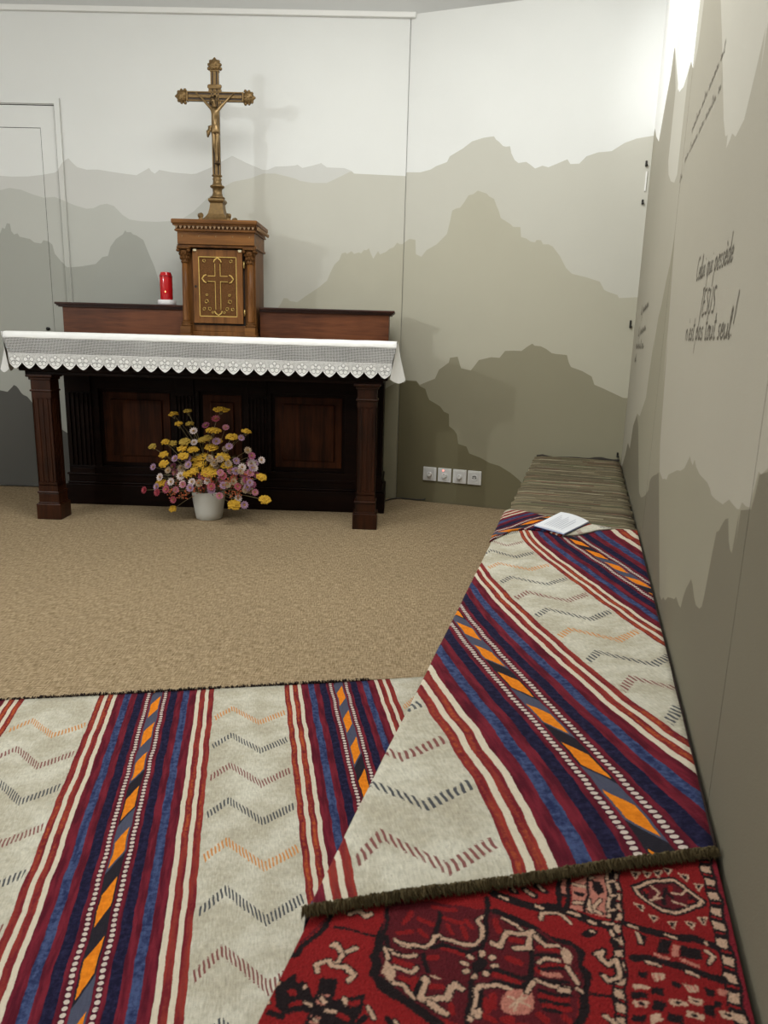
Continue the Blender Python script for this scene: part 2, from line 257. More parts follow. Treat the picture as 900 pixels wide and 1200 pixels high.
RUG_LINES = [('K',55,[(-2434,7286),(-2486,6963),(-2584,6729),(-2606,6610),(-2759,6481)]),('M',30,[(-2479,7209),(-2559,6970),(-2625,6774)]),('K',30,[(-2354,7123),(-2087,7098),(-1809,7093)]),('K',75,[(-1771,7650),(-1760,7427),(-1766,7271),(-1783,6999),(-1790,6827),(-1704,6717),(-1719,6580),(-1591,6465),(-1405,6396),(-1200,6313),(-1044,6243)]),('M',0,[(-1858,7706),(-1774,7133),(-1778,6901),(-1660,6637),(-1581,6506),(-1320,6385),(-986,6248),(-634,6262),(-113,6417),(146,6539),(80,7723),(-82,7826),(-385,7924),(-705,7892),(-1310,7840)]),('M',0,[(-541,7880),(-95,7764),(331,7630),(437,7436),(474,7107),(391,6566),(-356,6344)]),('M',40,[(-1666,7616),(-1701,7200),(-1726,6875),(-1630,6766),(-1676,6619),(-1545,6529),(-1309,6425),(-1063,6330)]),('K',40,[(-1800,7575),(-1744,7277),(-1755,6979),(-1755,6838),(-1677,6738),(-1686,6590),(-1565,6485),(-1369,6419),(-1165,6335),(-1056,6297)]),('K',80,[(-541,7880),(-320,7870),(-97,7788),(104,7679),(330,7653),(468,7557),(471,7359),(554,7277),(539,7026),(525,6808),(451,6584)]),('M',40,[(-24,7761),(193,7635),(366,7595),(437,7436),(506,7158),(446,6899),(390,6618)]),('K',80,[(-1633,6541),(-1314,6362),(-1023,6237),(-894,6185)]),('R',60,[(-1568,7407),(-1522,7611)]),('R',60,[(-1436,7541),(-1236,7477)]),('R',60,[(-1150,7628),(-894,7612)]),('R',60,[(-1063,7529),(-999,7427)]),('R',60,[(-884,7553),(-839,7415)]),('R',60,[(-1576,7252),(-1427,7298)]),('R',60,[(-1347,7352),(-1265,7287)]),('R',60,[(-855,7655),(-771,7556)]),('R',60,[(-1291,7746),(-1018,7797)]),('R',80,[(-1042,7179),(-799,7167)]),('R',80,[(-1156,6977),(-1079,7027)]),('R',80,[(-429,6953),(-200,6931)]),('R',80,[(-1422,6630),(-1272,6623)]),('R',80,[(-1283,6672),(-1240,6532)]),('R',80,[(-1079,6605),(-962,6640)]),('R',80,[(-845,6454),(-810,6370)]),('R',80,[(-491,6632),(-434,6505)]),('R',80,[(-419,6703),(-383,6568)]),('R',80,[(-334,7224),(-182,7187)]),('R',80,[(-296,7491),(-169,7529)]),('R',80,[(-500,7731),(-461,7589)]),('R',80,[(-1538,6834),(-1343,6839)]),('R',80,[(-504,6438),(-382,6405)]),('R',80,[(-270,6438),(-192,6439)]),('R',70,[(28,7493),(215,7526)]),('R',70,[(15,7179),(50,7147)]),('R',70,[(94,7246),(323,7314)]),('R',70,[(70,6826),(352,6872)]),('R',70,[(124,6726),(356,6757)]),('R',70,[(297,6665),(360,6610)]),('R',70,[(69,6597),(149,6547)]),('K',50,[(-659,8072),(-602,7638),(-624,7305),(-642,6838),(-652,6633),(-634,6262)]),('K',50,[(-459,7024),(-124,6993),(-25,7048)]),('K',50,[(-73,7707),(-49,7093)]),('K',50,[(-1168,7141),(-1092,7207),(-785,7214),(-622,7291)]),('K',50,[(-1229,7010),(-1159,6787)]),('K',50,[(-1206,7675),(-1153,7291)]),('K',50,[(-437,6848),(-155,6881),(-22,6997)]),('K',50,[(-1704,7125),(-1661,6964)]),('K',50,[(-1203,6695),(-1215,6465)]),('K',50,[(-549,6763),(-536,6523)]),('K',40,[(-71,7674),(-31,7123),(-111,6892)]),('K',40,[(-418,6861),(-255,6869)]),('K',40,[(34,6895),(383,6920)]),('K',40,[(74,6769),(354,6814)]),('K',40,[(127,6670),(265,6692)]),('K',40,[(1,7394),(269,7452)]),('K',40,[(46,7210),(308,7267)]),('K',40,[(55,7065),(346,7090)]),('C',55,[(-2262,6855),(-2229,6893),(-2126,6754),(-2013,6858)]),('C',55,[(-2126,6754),(-2127,6590),(-2196,6596),(-2233,6639),(-2357,6548),(-2306,6470)]),('C',55,[(-2127,6590),(-2022,6608),(-1904,6511),(-1945,6435)]),('C',55,[(-2221,7335),(-2119,7430),(-2011,7351),(-1965,7397)]),('C',0,[(-1633,6658),(-1583,6753),(-1507,6670),(-1496,6544),(-1551,6553)]),('C',45,[(-1699,6939),(-1603,6829)]),('C',45,[(-1706,6965),(-1523,6949)]),('C',45,[(-1588,7116),(-1400,7086),(-1248,7103)]),('C',45,[(-1486,6547),(-1337,6541),(-1226,6425)]),('C',47,[(-1591,7129),(-1427,7106),(-1251,7116),(-1184,7223),(-1180,7312),(-1127,7328)]),('C',47,[(-1098,7293),(-889,7312),(-714,7321),(-660,7410),(-656,7622),(-712,7698),(-666,7775)]),('C',47,[(-1702,6952),(-1616,6838)]),('C',47,[(-1585,6931),(-1496,6930)]),('C',47,[(-1455,6942),(-1308,6972)]),('C',47,[(-1516,6747),(-1323,6751),(-1284,6816)]),('C',47,[(-1473,6538),(-1359,6547),(-1226,6425)]),('C',47,[(-418,7803),(-278,7767),(-206,7712)]),('C',47,[(-248,6803),(-393,6823),(-554,6800),(-595,6725),(-586,6460),(-611,6360)]),('C',47,[(-91,6850),(-40,6966)]),('C',47,[(-28,7690),(88,7577)]),('C',0,[(-1640,6643),(-1620,6810),(-1523,6731),(-1489,6559),(-1554,6565)]),('C',62,[(-1181,6689),(-1134,6665),(-1168,6442),(-1065,6437),(-898,6523),(-864,6669),(-813,6735),(-744,6693)]),('C',62,[(-1070,6411),(-966,6347),(-861,6320)]),('C',62,[(-515,7396),(-414,7368),(-372,7586),(-222,7632),(-85,7718),(-77,7470),(-242,7377)]),('C',62,[(-583,6438),(-529,6477),(-529,6407)]),('C',30,[(-1107,6737),(-1002,6743)]),('C',57,[(-478,7070),(-449,7074)]),('C',57,[(-528,6968),(-509,6951)]),('C',57,[(-631,6917),(-633,6890)]),('C',57,[(-729,6946),(-750,6925)]),('C',57,[(-765,7040),(-794,7037)]),('C',57,[(-717,7145),(-737,7163)]),('C',57,[(-611,7198),(-609,7227)]),('C',57,[(-512,7167),(-490,7189)]),('K',0,[(-536,7081),(-545,7024),(-583,6980),(-636,6964),(-683,6983),(-707,7030),(-698,7087),(-660,7132),(-606,7148),(-559,7129)]),('P',0,[(23,6725),(12,6644),(-30,6570),(-94,6518),(-168,6496),(-238,6509),(-291,6554),(-316,6624),(-307,6705),(-266,6782),(-200,6838),(-123,6861),(-51,6846),(1,6797)]),('C',30,[(-258,6702),(-18,6677)]),('C',30,[(-206,6574),(-66,6783)]),('C',30,[(-163,6539),(-111,6844)]),('C',47,[(-422,7801),(-256,7764)]),('C',47,[(-35,7661),(94,7547),(229,7600)]),('C',47,[(24,7290),(87,7364),(255,7359)]),('C',47,[(9,7020),(220,7011),(365,7004)]),('C',47,[(-90,6838),(-51,6950),(-21,6980)]),('C',47,[(451,7040),(507,7016)]),('C',0,[(247,7582),(315,7579),(385,7487),(388,7356),(322,7358),(269,7452)]),('P',60,[(83,7157),(263,7158)]),('C',60,[(357,7303),(450,7121)]),('C',60,[(254,6981),(349,6979)]),('K',30,[(539,7026),(884,7049)]),('C',45,[(-1,7967),(10,8073),(246,8093),(339,7982)]),('K',0,[(464,7860),(568,7964),(690,7904),(551,7814)]),('C',40,[(603,7938),(638,7925)]),('K',90,[(636,7608),(704,7662),(686,7578),(776,7494),(868,7566),(886,7355),(771,7258),(724,7307)]),('C',50,[(636,7608),(704,7662),(686,7578),(776,7494),(868,7566),(886,7355),(771,7258),(724,7307)]),('C',50,[(724,6791),(828,6749),(872,6709)]),('K',110,[(-578,8188),(-290,8140),(-86,8149),(170,8174),(388,8162),(603,8074),(814,8088)]),('C',42,[(-520,8178),(-423,8153)]),('C',42,[(-88,8175),(6,8150)]),('C',42,[(334,8171),(460,8145)]),('C',42,[(568,8076),(639,8060)]),('C',42,[(745,8117),(850,8112)]),('K',80,[(-384,8330),(-326,8320)]),('K',80,[(-220,8423),(-90,8337)]),('K',80,[(-73,8510),(45,8433)]),('C',42,[(-356,8339),(-336,8331)]),('C',42,[(-200,8415),(-110,8345)]),('C',42,[(-55,8516),(26,8442)]),('K',140,[(252,8725),(268,8230)]),('P',50,[(253,8696),(269,8474)]),('R',40,[(263,8389),(267,8256)]),('P',0,[(358,8699),(528,8868),(797,8980),(800,8210),(532,8205),(368,8234)]),('C',50,[(377,8676),(510,8674)]),('C',50,[(403,8337),(522,8360)]),('C',50,[(566,8821),(604,8862)]),('C',50,[(604,8306),(711,8260)]),('C',50,[(567,8455),(604,8253)]),('C',50,[(696,8467),(640,8343)]),('K',0,[(604,8803),(718,8809),(744,8619),(660,8551),(604,8632)]),('K',0,[(380,8536),(511,8562),(484,8470),(382,8467)]),('K',30,[(547,8815),(532,8205)]),('K',70,[(860,9029),(850,8225)]),('C',40,[(808,9043),(800,8210)]),('C',40,[(813,8838),(890,8876)]),('C',40,[(808,8583),(882,8619)]),('C',40,[(802,8300),(874,8335)]),('K',80,[(813,8039),(880,7937)]),('K',80,[(842,7831),(874,7748)]),('C',40,[(838,7997),(854,7929)]),('K',0,[(-2690,6111),(-2541,6334),(-2387,6277),(-2251,6144),(-2256,6393),(-2071,6423),(-2025,6162),(-1694,6310),(-1699,6117),(-1762,5927),(-2240,5785),(-2225,5961),(-2451,5847),(-2560,5908)]),('P',0,[(-2210,6205),(-2096,6214),(-2086,6096),(-2189,6090)]),('P',0,[(-2207,5943),(-2110,5960),(-2104,5859),(-2191,5845)]),('C',40,[(-2165,6169),(-2107,6126)]),('C',40,[(-2164,5910),(-2128,5897)]),('C',40,[(-2738,6072),(-2661,6195)]),('C',40,[(-2757,5968),(-2658,5914)]),('C',40,[(-1649,6156),(-1556,6045)]),('C',40,[(-1333,6111),(-1283,6069)]),('C',40,[(-2389,6251),(-2395,6212)]),('C',40,[(-2298,6045),(-2238,6051)]),('C',40,[(-2063,6032),(-1981,6033)]),('C',40,[(-1918,6219),(-1877,6159)]),('R',60,[(-2518,6113),(-2470,6103)]),('R',60,[(-2475,6276),(-2464,6305)]),('R',60,[(-1839,6170),(-1763,6193)]),('R',60,[(-2418,5974),(-2351,6017)]),('R',60,[(-2525,5825),(-2425,5786)]),('R',60,[(-1929,6002),(-1841,5983)]),('K',60,[(-2581,5809),(-2461,5821)]),('K',60,[(-1655,6038),(-1725,5938)]),('K',60,[(-1413,6110),(-1338,6053)]),('M',0,[(1137,8858),(1403,9070),(1618,9119),(1936,8851),(1893,8747),(1600,8525),(1443,8551),(1173,8758)]),('K',90,[(1137,8858),(1403,9070),(1618,9119),(1936,8851),(1893,8747),(1600,8525),(1443,8551),(1173,8758),(1137,8858)]),('C',42,[(1137,8858),(1403,9070),(1618,9119),(1936,8851),(1893,8747),(1600,8525),(1443,8551),(1173,8758),(1137,8858)]),('K',40,[(1244,8891),(1278,8774)]),('K',40,[(1518,8943),(1493,8655)]),('K',40,[(1552,8858),(1608,8813)]),('K',40,[(1815,8845),(1845,8763)]),('C',30,[(1331,8950),(1447,8842),(1376,8711)]),('C',30,[(1481,8759),(1334,8699)]),('C',30,[(1595,8887),(1717,8877),(1789,8978)]),('C',30,[(1601,8734),(1738,8700)]),('R',50,[(1263,8865),(1292,8826)]),('R',50,[(1784,8759),(1828,8788)]),('R',50,[(1564,8989),(1579,8929)]),('C',0,[(1704,9289),(1845,9298),(1776,9138)]),('K',0,[(1732,9270),(1812,9271),(1773,9183)]),('C',0,[(1857,9153),(1995,9162),(1926,9007)]),('K',0,[(1884,9135),(1963,9136),(1923,9050)]),('C',0,[(1107,8547),(1241,8558),(1184,8416)]),('K',0,[(1134,8531),(1211,8534),(1178,8456)]),('C',0,[(1249,8413),(1381,8424),(1323,8286)]),('K',0,[(1276,8397),(1352,8400),(1318,8324)]),('C',0,[(1484,8383),(1614,8394),(1554,8258)]),('K',0,[(1510,8368),(1584,8370),(1550,8295)]),('C',0,[(1702,8420),(1831,8431),(1768,8295)]),('K',0,[(1728,8405),(1801,8408),(1765,8333)]),('C',0,[(1863,8541),(1992,8551),(1927,8412)]),('K',0,[(1888,8525),(1962,8528),(1924,8451)]),('C',0,[(1095,9170),(1238,9180),(1178,9020)]),('K',0,[(1125,9152),(1207,9153),(1172,9065)]),('C',0,[(1239,9221),(1381,9230),(1319,9070)]),('K',0,[(1268,9202),(1349,9203),(1313,9115)]),('C',0,[(1371,9272),(1514,9281),(1449,9120)]),('K',0,[(1400,9253),(1482,9254),(1445,9165)]),('C',0,[(1505,9330),(1648,9339),(1581,9177)]),('K',0,[(1534,9311),(1615,9312),(1577,9223)]),('K',90,[(1021,8135),(1350,8124),(1733,8159),(2006,8109)]),('C',40,[(1040,8127),(1137,8115)]),('C',40,[(1427,8134),(1541,8128)]),('C',40,[(1890,8140),(1904,8104)]),('K',0,[(1363,8047),(1496,8061),(1476,7846),(1343,7806)]),('K',0,[(1607,8041),(1826,8003),(1808,7870),(1585,7828)]),('K',0,[(1114,8053),(1228,8034),(1196,7839),(1104,7863)]),('P',0,[(1511,8012),(1595,8011),(1566,7822),(1509,7805)]),('C',45,[(1132,8032),(1152,7878)]),('C',45,[(1879,7993),(1935,7934),(1875,7828)]),('P',50,[(1330,7764),(1451,7775)]),('P',50,[(1607,7785),(1758,7756)]),('K',80,[(1055,7644),(1499,7703),(2021,7619)]),('C',40,[(1200,7613),(1326,7602)]),('C',40,[(1635,7634),(1755,7598)]),('K',0,[(1231,7290),(1355,7305),(1329,7207),(1207,7193)]),('K',0,[(1456,7450),(1560,7435),(1516,7353),(1447,7355)]),('K',0,[(1789,7457),(1891,7442),(1877,7348),(1791,7345)]),('K',0,[(1218,7108),(1357,7127),(1328,6990),(1208,6975)]),('K',0,[(1744,7243),(1878,7239),(1841,7100),(1743,7114)]),('K',0,[(1017,6897),(1171,6922),(1148,6832),(1012,6813)]),('K',0,[(1379,7005),(1530,7008),(1502,6896),(1367,6877)]),('K',0,[(1081,7456),(1192,7489),(1167,7387),(1077,7384)]),('K',0,[(1013,7180),(1171,7182),(1167,7114),(1009,7089)]),('K',0,[(1870,7302),(1955,7306),(1941,7215),(1857,7211)]),('C',0,[(1218,7473),(1390,7501),(1383,7428),(1272,7360)]),('C',0,[(1572,7461),(1738,7465),(1711,7388),(1604,7356)]),('C',0,[(1036,7278),(1213,7285),(1192,7233),(1050,7214)]),('C',0,[(1017,7070),(1181,7075),(1159,7004),(1040,7011)]),('C',0,[(1378,7177),(1568,7190),(1561,7134),(1389,7104)]),('C',0,[(1588,7295),(1742,7297),(1723,7215),(1585,7195)]),('C',0,[(1555,7079),(1733,7100),(1713,7010),(1562,6997)]),('C',0,[(1903,7182),(2045,7193),(2022,7102),(1907,7099)]),('C',0,[(1203,6911),(1308,6963),(1333,6867),(1213,6810)]),('P',0,[(1934,7500),(2035,7485),(1987,7404),(1920,7406)]),('P',30,[(1252,7448),(1266,7405)]),('P',30,[(1315,7459),(1320,7409)]),('P',30,[(1613,7439),(1626,7397)]),('P',30,[(1684,7449),(1687,7404)]),('P',30,[(1076,7044),(1109,7021)]),('K',30,[(1453,7156),(1478,7153)]),('K',30,[(1643,7257),(1677,7256)]),('K',30,[(1618,7045),(1651,7044)]),('K',30,[(1972,7150),(1997,7147)]),('K',30,[(1093,7049),(1118,7034)])]
# ------------------------------------------------------------------ frames
TH = 0.23858586                       # the bench and the right wall run this far off the room's depth axis
AV = Vector((cos(TH), -sin(TH), 0)); BV = Vector((sin(TH), cos(TH), 0))
WA = 0.232                            # right wall lies at a = WA
PA = Vector((-0.0194, 4.8662, 0)); PD = Vector((0.94425516,-0.32921452,0)); PN = Vector((-0.32921452,-0.94425516,0))
YW = 4.859
def BW(a,b,z=0): return AV*a+BV*b+Vector((0,0,z))
def back_at(x,z,d=0): return Vector((x, YW-d, z))
def panel_at(s,z,d=0): return PA+PD*s+PN*d+Vector((0,0,z))
def right_at(b,z,d=0): return BW(WA-d,b,z)

# ------------------------------------------------------------------ the room
def paint(name, c):
    t = NT(name); P = t.coord(); v = t.vec(*P)
    n = t.noise(v, 3.0, 3); g = t.noise(v, 420, 1)
    t.bump(g, .00035)
    return t.set(t.mul(c, n*.06+g*.05+.945), .75, 0, .25)
P_SKY = paint('paint_white', (.745,.755,.74))
P_L1 = paint('paint_pale_grey', (.60,.60,.575))
P_L2 = paint('paint_light_grey', (.54,.53,.47))
P_L3 = paint('paint_mid_grey', (.45,.43,.345))
P_L4 = paint('paint_taupe', (.27,.25,.175))
P_L5 = paint('paint_dark_taupe', (.15,.132,.075))
P_L3C = paint('paint_cool_grey', (.36,.365,.33)); P_L2C = paint('paint_cool_light_grey', (.50,.505,.47))
P_LS = paint('paint_slate', (.085,.083,.076))
P_RA = paint('paint_warm_grey', (.37,.345,.28))
P_RB = paint('paint_stone_grey', (.27,.25,.185))
P_RC = paint('paint_deep_stone_grey', (.165,.148,.105))
P_EDGE = plain('panel_edge', (.05,.048,.042), .8)
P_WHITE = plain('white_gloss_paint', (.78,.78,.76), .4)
P_CEIL = plain('ceiling_paint', (.74,.73,.70), .8)

def prof_at(pr, x):
    if x <= pr[0][0]: return pr[0][1]
    for (xa,za),(xb,zb) in zip(pr, pr[1:]):
        if x <= xb: return za if xb-xa < 1e-6 else za+(zb-za)*(x-xa)/(xb-xa)
    return pr[-1][1]
def mural(V, F, MI, x0, x1, z0, z1, profs, at, thick, edge_mi):
    """one painted board: front face cut along the mountain outlines, plus edges and back"""
    xs = {x0, x1}
    for pr in profs: xs |= {p[0] for p in pr if x0 < p[0] < x1}
    xs = sorted(xs); cols = []
    for i,x in enumerate(xs):
        zz = [z1]
        for pr in profs: zz.append(max(z0, min(zz[-1], prof_at(pr, x))))
        zz.append(z0); cols.append(zz)
    ids = []
    for x,zz in zip(xs, cols):
        row = []
        for z in zz:
            V.append(at(x,z,0)); row.append(len(V)-1)
        ids.append(row)
    for i in range(len(xs)-1):
        for k in range(len(profs)+1):
            a,b = cols[i],cols[i+1]
            t0 = a[k]-a[k+1]; t1 = b[k]-b[k+1]
            if t0 < 1e-5 and t1 < 1e-5: continue
            f = [ids[i][k], ids[i][k+1], ids[i+1][k+1], ids[i+1][k]]
            if t0 < 1e-5: f = [ids[i][k], ids[i+1][k+1], ids[i+1][k]]
            elif t1 < 1e-5: f = [ids[i][k], ids[i][k+1], ids[i+1][k]]
            F.append(f); MI.append(k)
    n = len(V)
    for (x,z,d) in ((x0,z0,0),(x1,z0,0),(x1,z1,0),(x0,z1,0),(x0,z0,-thick),(x1,z0,-thick),(x1,z1,-thick),(x0,z1,-thick)): V.append(at(x,z,d))
    for f in ((0,1,5,4),(1,2,6,5),(2,3,7,6),(3,0,4,7),(4,5,6,7)):
        F.append([n+i for i in f]); MI.append(edge_mi)
def mural_obj(name, boards, profs, mats, at, thick=.02):
    V,F,MI = [],[],[]
    for (x0,x1,z0,z1) in boards: mural(V,F,MI,x0,x1,z0,z1,profs,at,thick,len(mats)-1)
    o = mesh_obj(name, V, F, mats)
    o.data.polygons.foreach_set('material_index', MI); o.data.update()
    return o
S = 'structure'
def cool_left(o):
    # the mural's left-hand ridges are mixed cooler than those right of the tabernacle
    n = len(o.data.materials); o.data.materials.append(P_L3C); o.data.materials.append(P_L2C)
    for p in o.data.polygons:
        if p.center.x < -1.12 and p.material_index in (2,3): p.material_index = n if p.material_index==3 else n+1
# floor under the carpets, ceiling, plain outer walls
f = MB().box(-4.6,2.2,-2.6,5.3,-.06,-.008).build('floor', plain('floor_boards',(.16,.12,.085),.6,var=.2)); tag(f,'plain floor below the carpets','floor',kind=S)
c = MB().box(-4.6,2.2,-2.6,5.3,3.3,3.36).build('ceiling', P_CEIL); tag(c,'pale plain ceiling','ceiling',kind=S)
c = MB().box(-4.66,-4.6,-2.6,5.3,-.06,3.36).build('wall_left', P_CEIL); tag(c,'plain pale left wall','wall',kind=S)
c = MB().box(-4.66,2.2,-2.66,-2.6,-.06,3.36).build('wall_front', P_CEIL); tag(c,'plain pale wall behind the viewer','wall',kind=S)

# back wall: boards around the door, painted with receding ridges
DX0, DX1, DZ = -3.06, -2.141, 2.337
bw_mats = [P_SKY,P_L1,P_L2,P_L3,P_LS,P_EDGE]
BP = [BACK1,BACK2,BACK3,BACK4]
o = mural_obj('wall_back', [(DX1+.004,-1.12,-.008,2.84),(-1.12,-.018,-.008,2.84),(DX0-.004,DX1+.004,DZ+.004,2.84),(-4.6,DX0-.004,-.008,2.84)], BP, bw_mats, back_at, .05)
cool_left(o)
o.data.materials.append(P_L4); n_=len(o.data.materials)-1
for p in o.data.polygons:
    if p.center.x > -1.12 and p.material_index == 4: p.material_index = n_
tag(o,'back wall painted with pale grey mountain ridges','wall',kind=S)
c = MB().box(-4.6,1.9,YW+.05,YW+.12,-.05,3.34).build('wall_back_upper', plain('upper_wall_paint',(.56,.56,.545),.7)); tag(c,'plain upper back wall above the white rail','wall',kind=S)
# door leaf with frame and lock
d = mural_obj('door_1', [(DX0+.1,-2.2335,.006,2.212)], BP, bw_mats, lambda x,z,dd=0: back_at(x,z,dd-.004), .035)
cool_left(d); tag(d,'flush door painted over with the grey mountain mural','door',kind=S)
V,F,MI = [],[],[]
for bd in ((DX0,DX0+.097,-.008,DZ),(DX0+.097,-2.2305,2.215,DZ),(-2.2305,DX1,-.008,DZ)): mural(V,F,MI,*bd,BP,lambda x,z,dd=0: back_at(x,z,dd-.002),.045,5)
fr = mesh_obj('door_surround', V, F, bw_mats, d); fr.data.polygons.foreach_set('material_index', MI); cool_left(fr)
mb = MB(); mb.lathe([(.0,-.004),(.011,-.004),(.011,.014),(.008,.018),(0,.018)],12,M=Matrix.Translation((-2.272,YW+.004,1.035))@Matrix.Rotation(pi/2,4,'X'))
mb.build('lock_knob', plain('black_metal',(.02,.02,.02),.4,.6), d, True)
# casing bead round the door, painted like the wall behind it
V,F,MI = [],[],[]
CP = BP
for bd in ((DX1+.008,DX1+.040,-.008,DZ+.040),(DX0-.04,DX1+.008,DZ+.008,DZ+.040)): mural(V,F,MI,*bd,CP,lambda x,z,dd=0: back_at(x,z,dd+.014),.014,5)
bw2 = bw_mats[:-1]+[P_L1]
cs = mesh_obj('door_casing', V, F, bw2, d); cs.data.polygons.foreach_set('material_index', MI); cool_left(cs)
# rail along the top of the back wall
o = MB().box(-4.6,.012,YW-.022,YW+.05,2.838,2.868,.004).build('trim_1', P_WHITE); tag(o,'white rail capping the painted back wall','trim',kind=S)
# angled end board beside the altar
o = mural_obj('wall_end', [(.004,1.4085,-.008,2.863)], [PAN2,PAN3,PAN4,PAN5], [P_SKY,P_L2,P_L3,P_L4,P_L5,P_L4], panel_at, .03)
tag(o,'angled end wall painted with taller taupe mountains','wall',kind=S)
c = MB().prism([(-.02,4.99),(-.02,4.909),(1.85,4.26),(1.85,4.99)],2.87,2.872).build('wall_end_upper', P_CEIL); tag(c,'flat top behind the angled end wall','wall',kind=S)
# right wall: three boards with fine gaps
RIGHT0 = sorted(RIGHT1+[(3.635,2.24),(3.27,2.20),(3.255,1.99)])
RIGHT0 = [(b,z) for b,z in RIGHT0 if not (3.26 < b < 3.63)]
R1 = [p for p in RIGHT1]
R2 = sorted([(.0,3.0),(2.86,3.0),(2.87,1.60),(2.95,1.59),(3.11,1.625),(3.25,1.675),(3.335,1.74),(3.345,3.0),(5,3.0)])
r_mats = [paint('paint_lamplit_white',(.86,.86,.84)),paint('paint_pale_stone',(.52,.50,.435)),paint('paint_pale_stone_dim_sky',(.50,.48,.415)),P_RA,P_RB,P_RC,P_EDGE]  # first white has the corner lamp's glow put into its colour
o = mural_obj('wall_right', [(2.7175,4.592,-.008,3.3),(1.1085,2.7145,-.008,3.3),(-2.6,1.1065,-.008,3.3)], [RIGHT0,RIGHT1,R2,RIGHT4,RIGHT5], r_mats, right_at, .03)
for p in o.data.polygons:   # sky far from the corner lamp: its dimmer light put into the colour
    if p.material_index == 0 and (BV.dot(p.center) < 2.70): p.material_index = 2
tag(o,'right wall painted with mountains seen at a steep angle','wall',kind=S)
c = MB().box(WA+.034,WA+.08,-2.6,4.9,-.05,3.34,M=Matrix.Rotation(-TH,4,'Z')).build('wall_right_outer', P_CEIL); tag(c,'plain wall behind the painted right boards','wall',kind=S)
# hooks in the corner gap
M_BLK = plain('dark_iron',(.035,.033,.03),.45,.7)
for nm,z,h,lab in (('corner_hinge',1.995,.035,'topmost dark hinge in the corner gap, above the bright slit'),('corner_hinge',1.80,.03,'dark hinge in the corner gap just below the bright slit'),('corner_hinge',1.15,.05,'dark hook in the corner beside the small handwriting'),('corner_hinge',.40,.035,'lowest dark hook in the corner, just above the straw mat')):
    e = empty(nm, panel_at(1.383,z,.002), 0, lab, 'hinge', 'corner hinges')
    Mx = Matrix(((PD.x,PN.x,0,0),(PD.y,PN.y,0,0),(0,0,1,0),(0,0,0,1)))
    h*=.42; MB().box(-.005,.005,0,.004,-h,h,.001,M=Mx).build('plate', M_BLK, e)
    MB().lathe([(0,-h*.9),(.006,-h*.9),(.006,-h*.4),(0,-h*.4)],10,M=Mx@Matrix.Translation((.004,.008,0))).build('pin', M_BLK, e, True)
o = MB().box(-.004,.004,0,.006,-.05,.05,.001,M=Matrix.Translation(panel_at(1.390,1.905,.001))@Matrix(((PD.x,PN.x,0,0),(PD.y,PN.y,0,0),(0,0,1,0),(0,0,0,1)))).build('gap_light_strip', P_WHITE); tag(o,'white strip in place of light through the corner gap between two hinges','trim',kind=S)  # white strip added in place of light shining through the corner gap
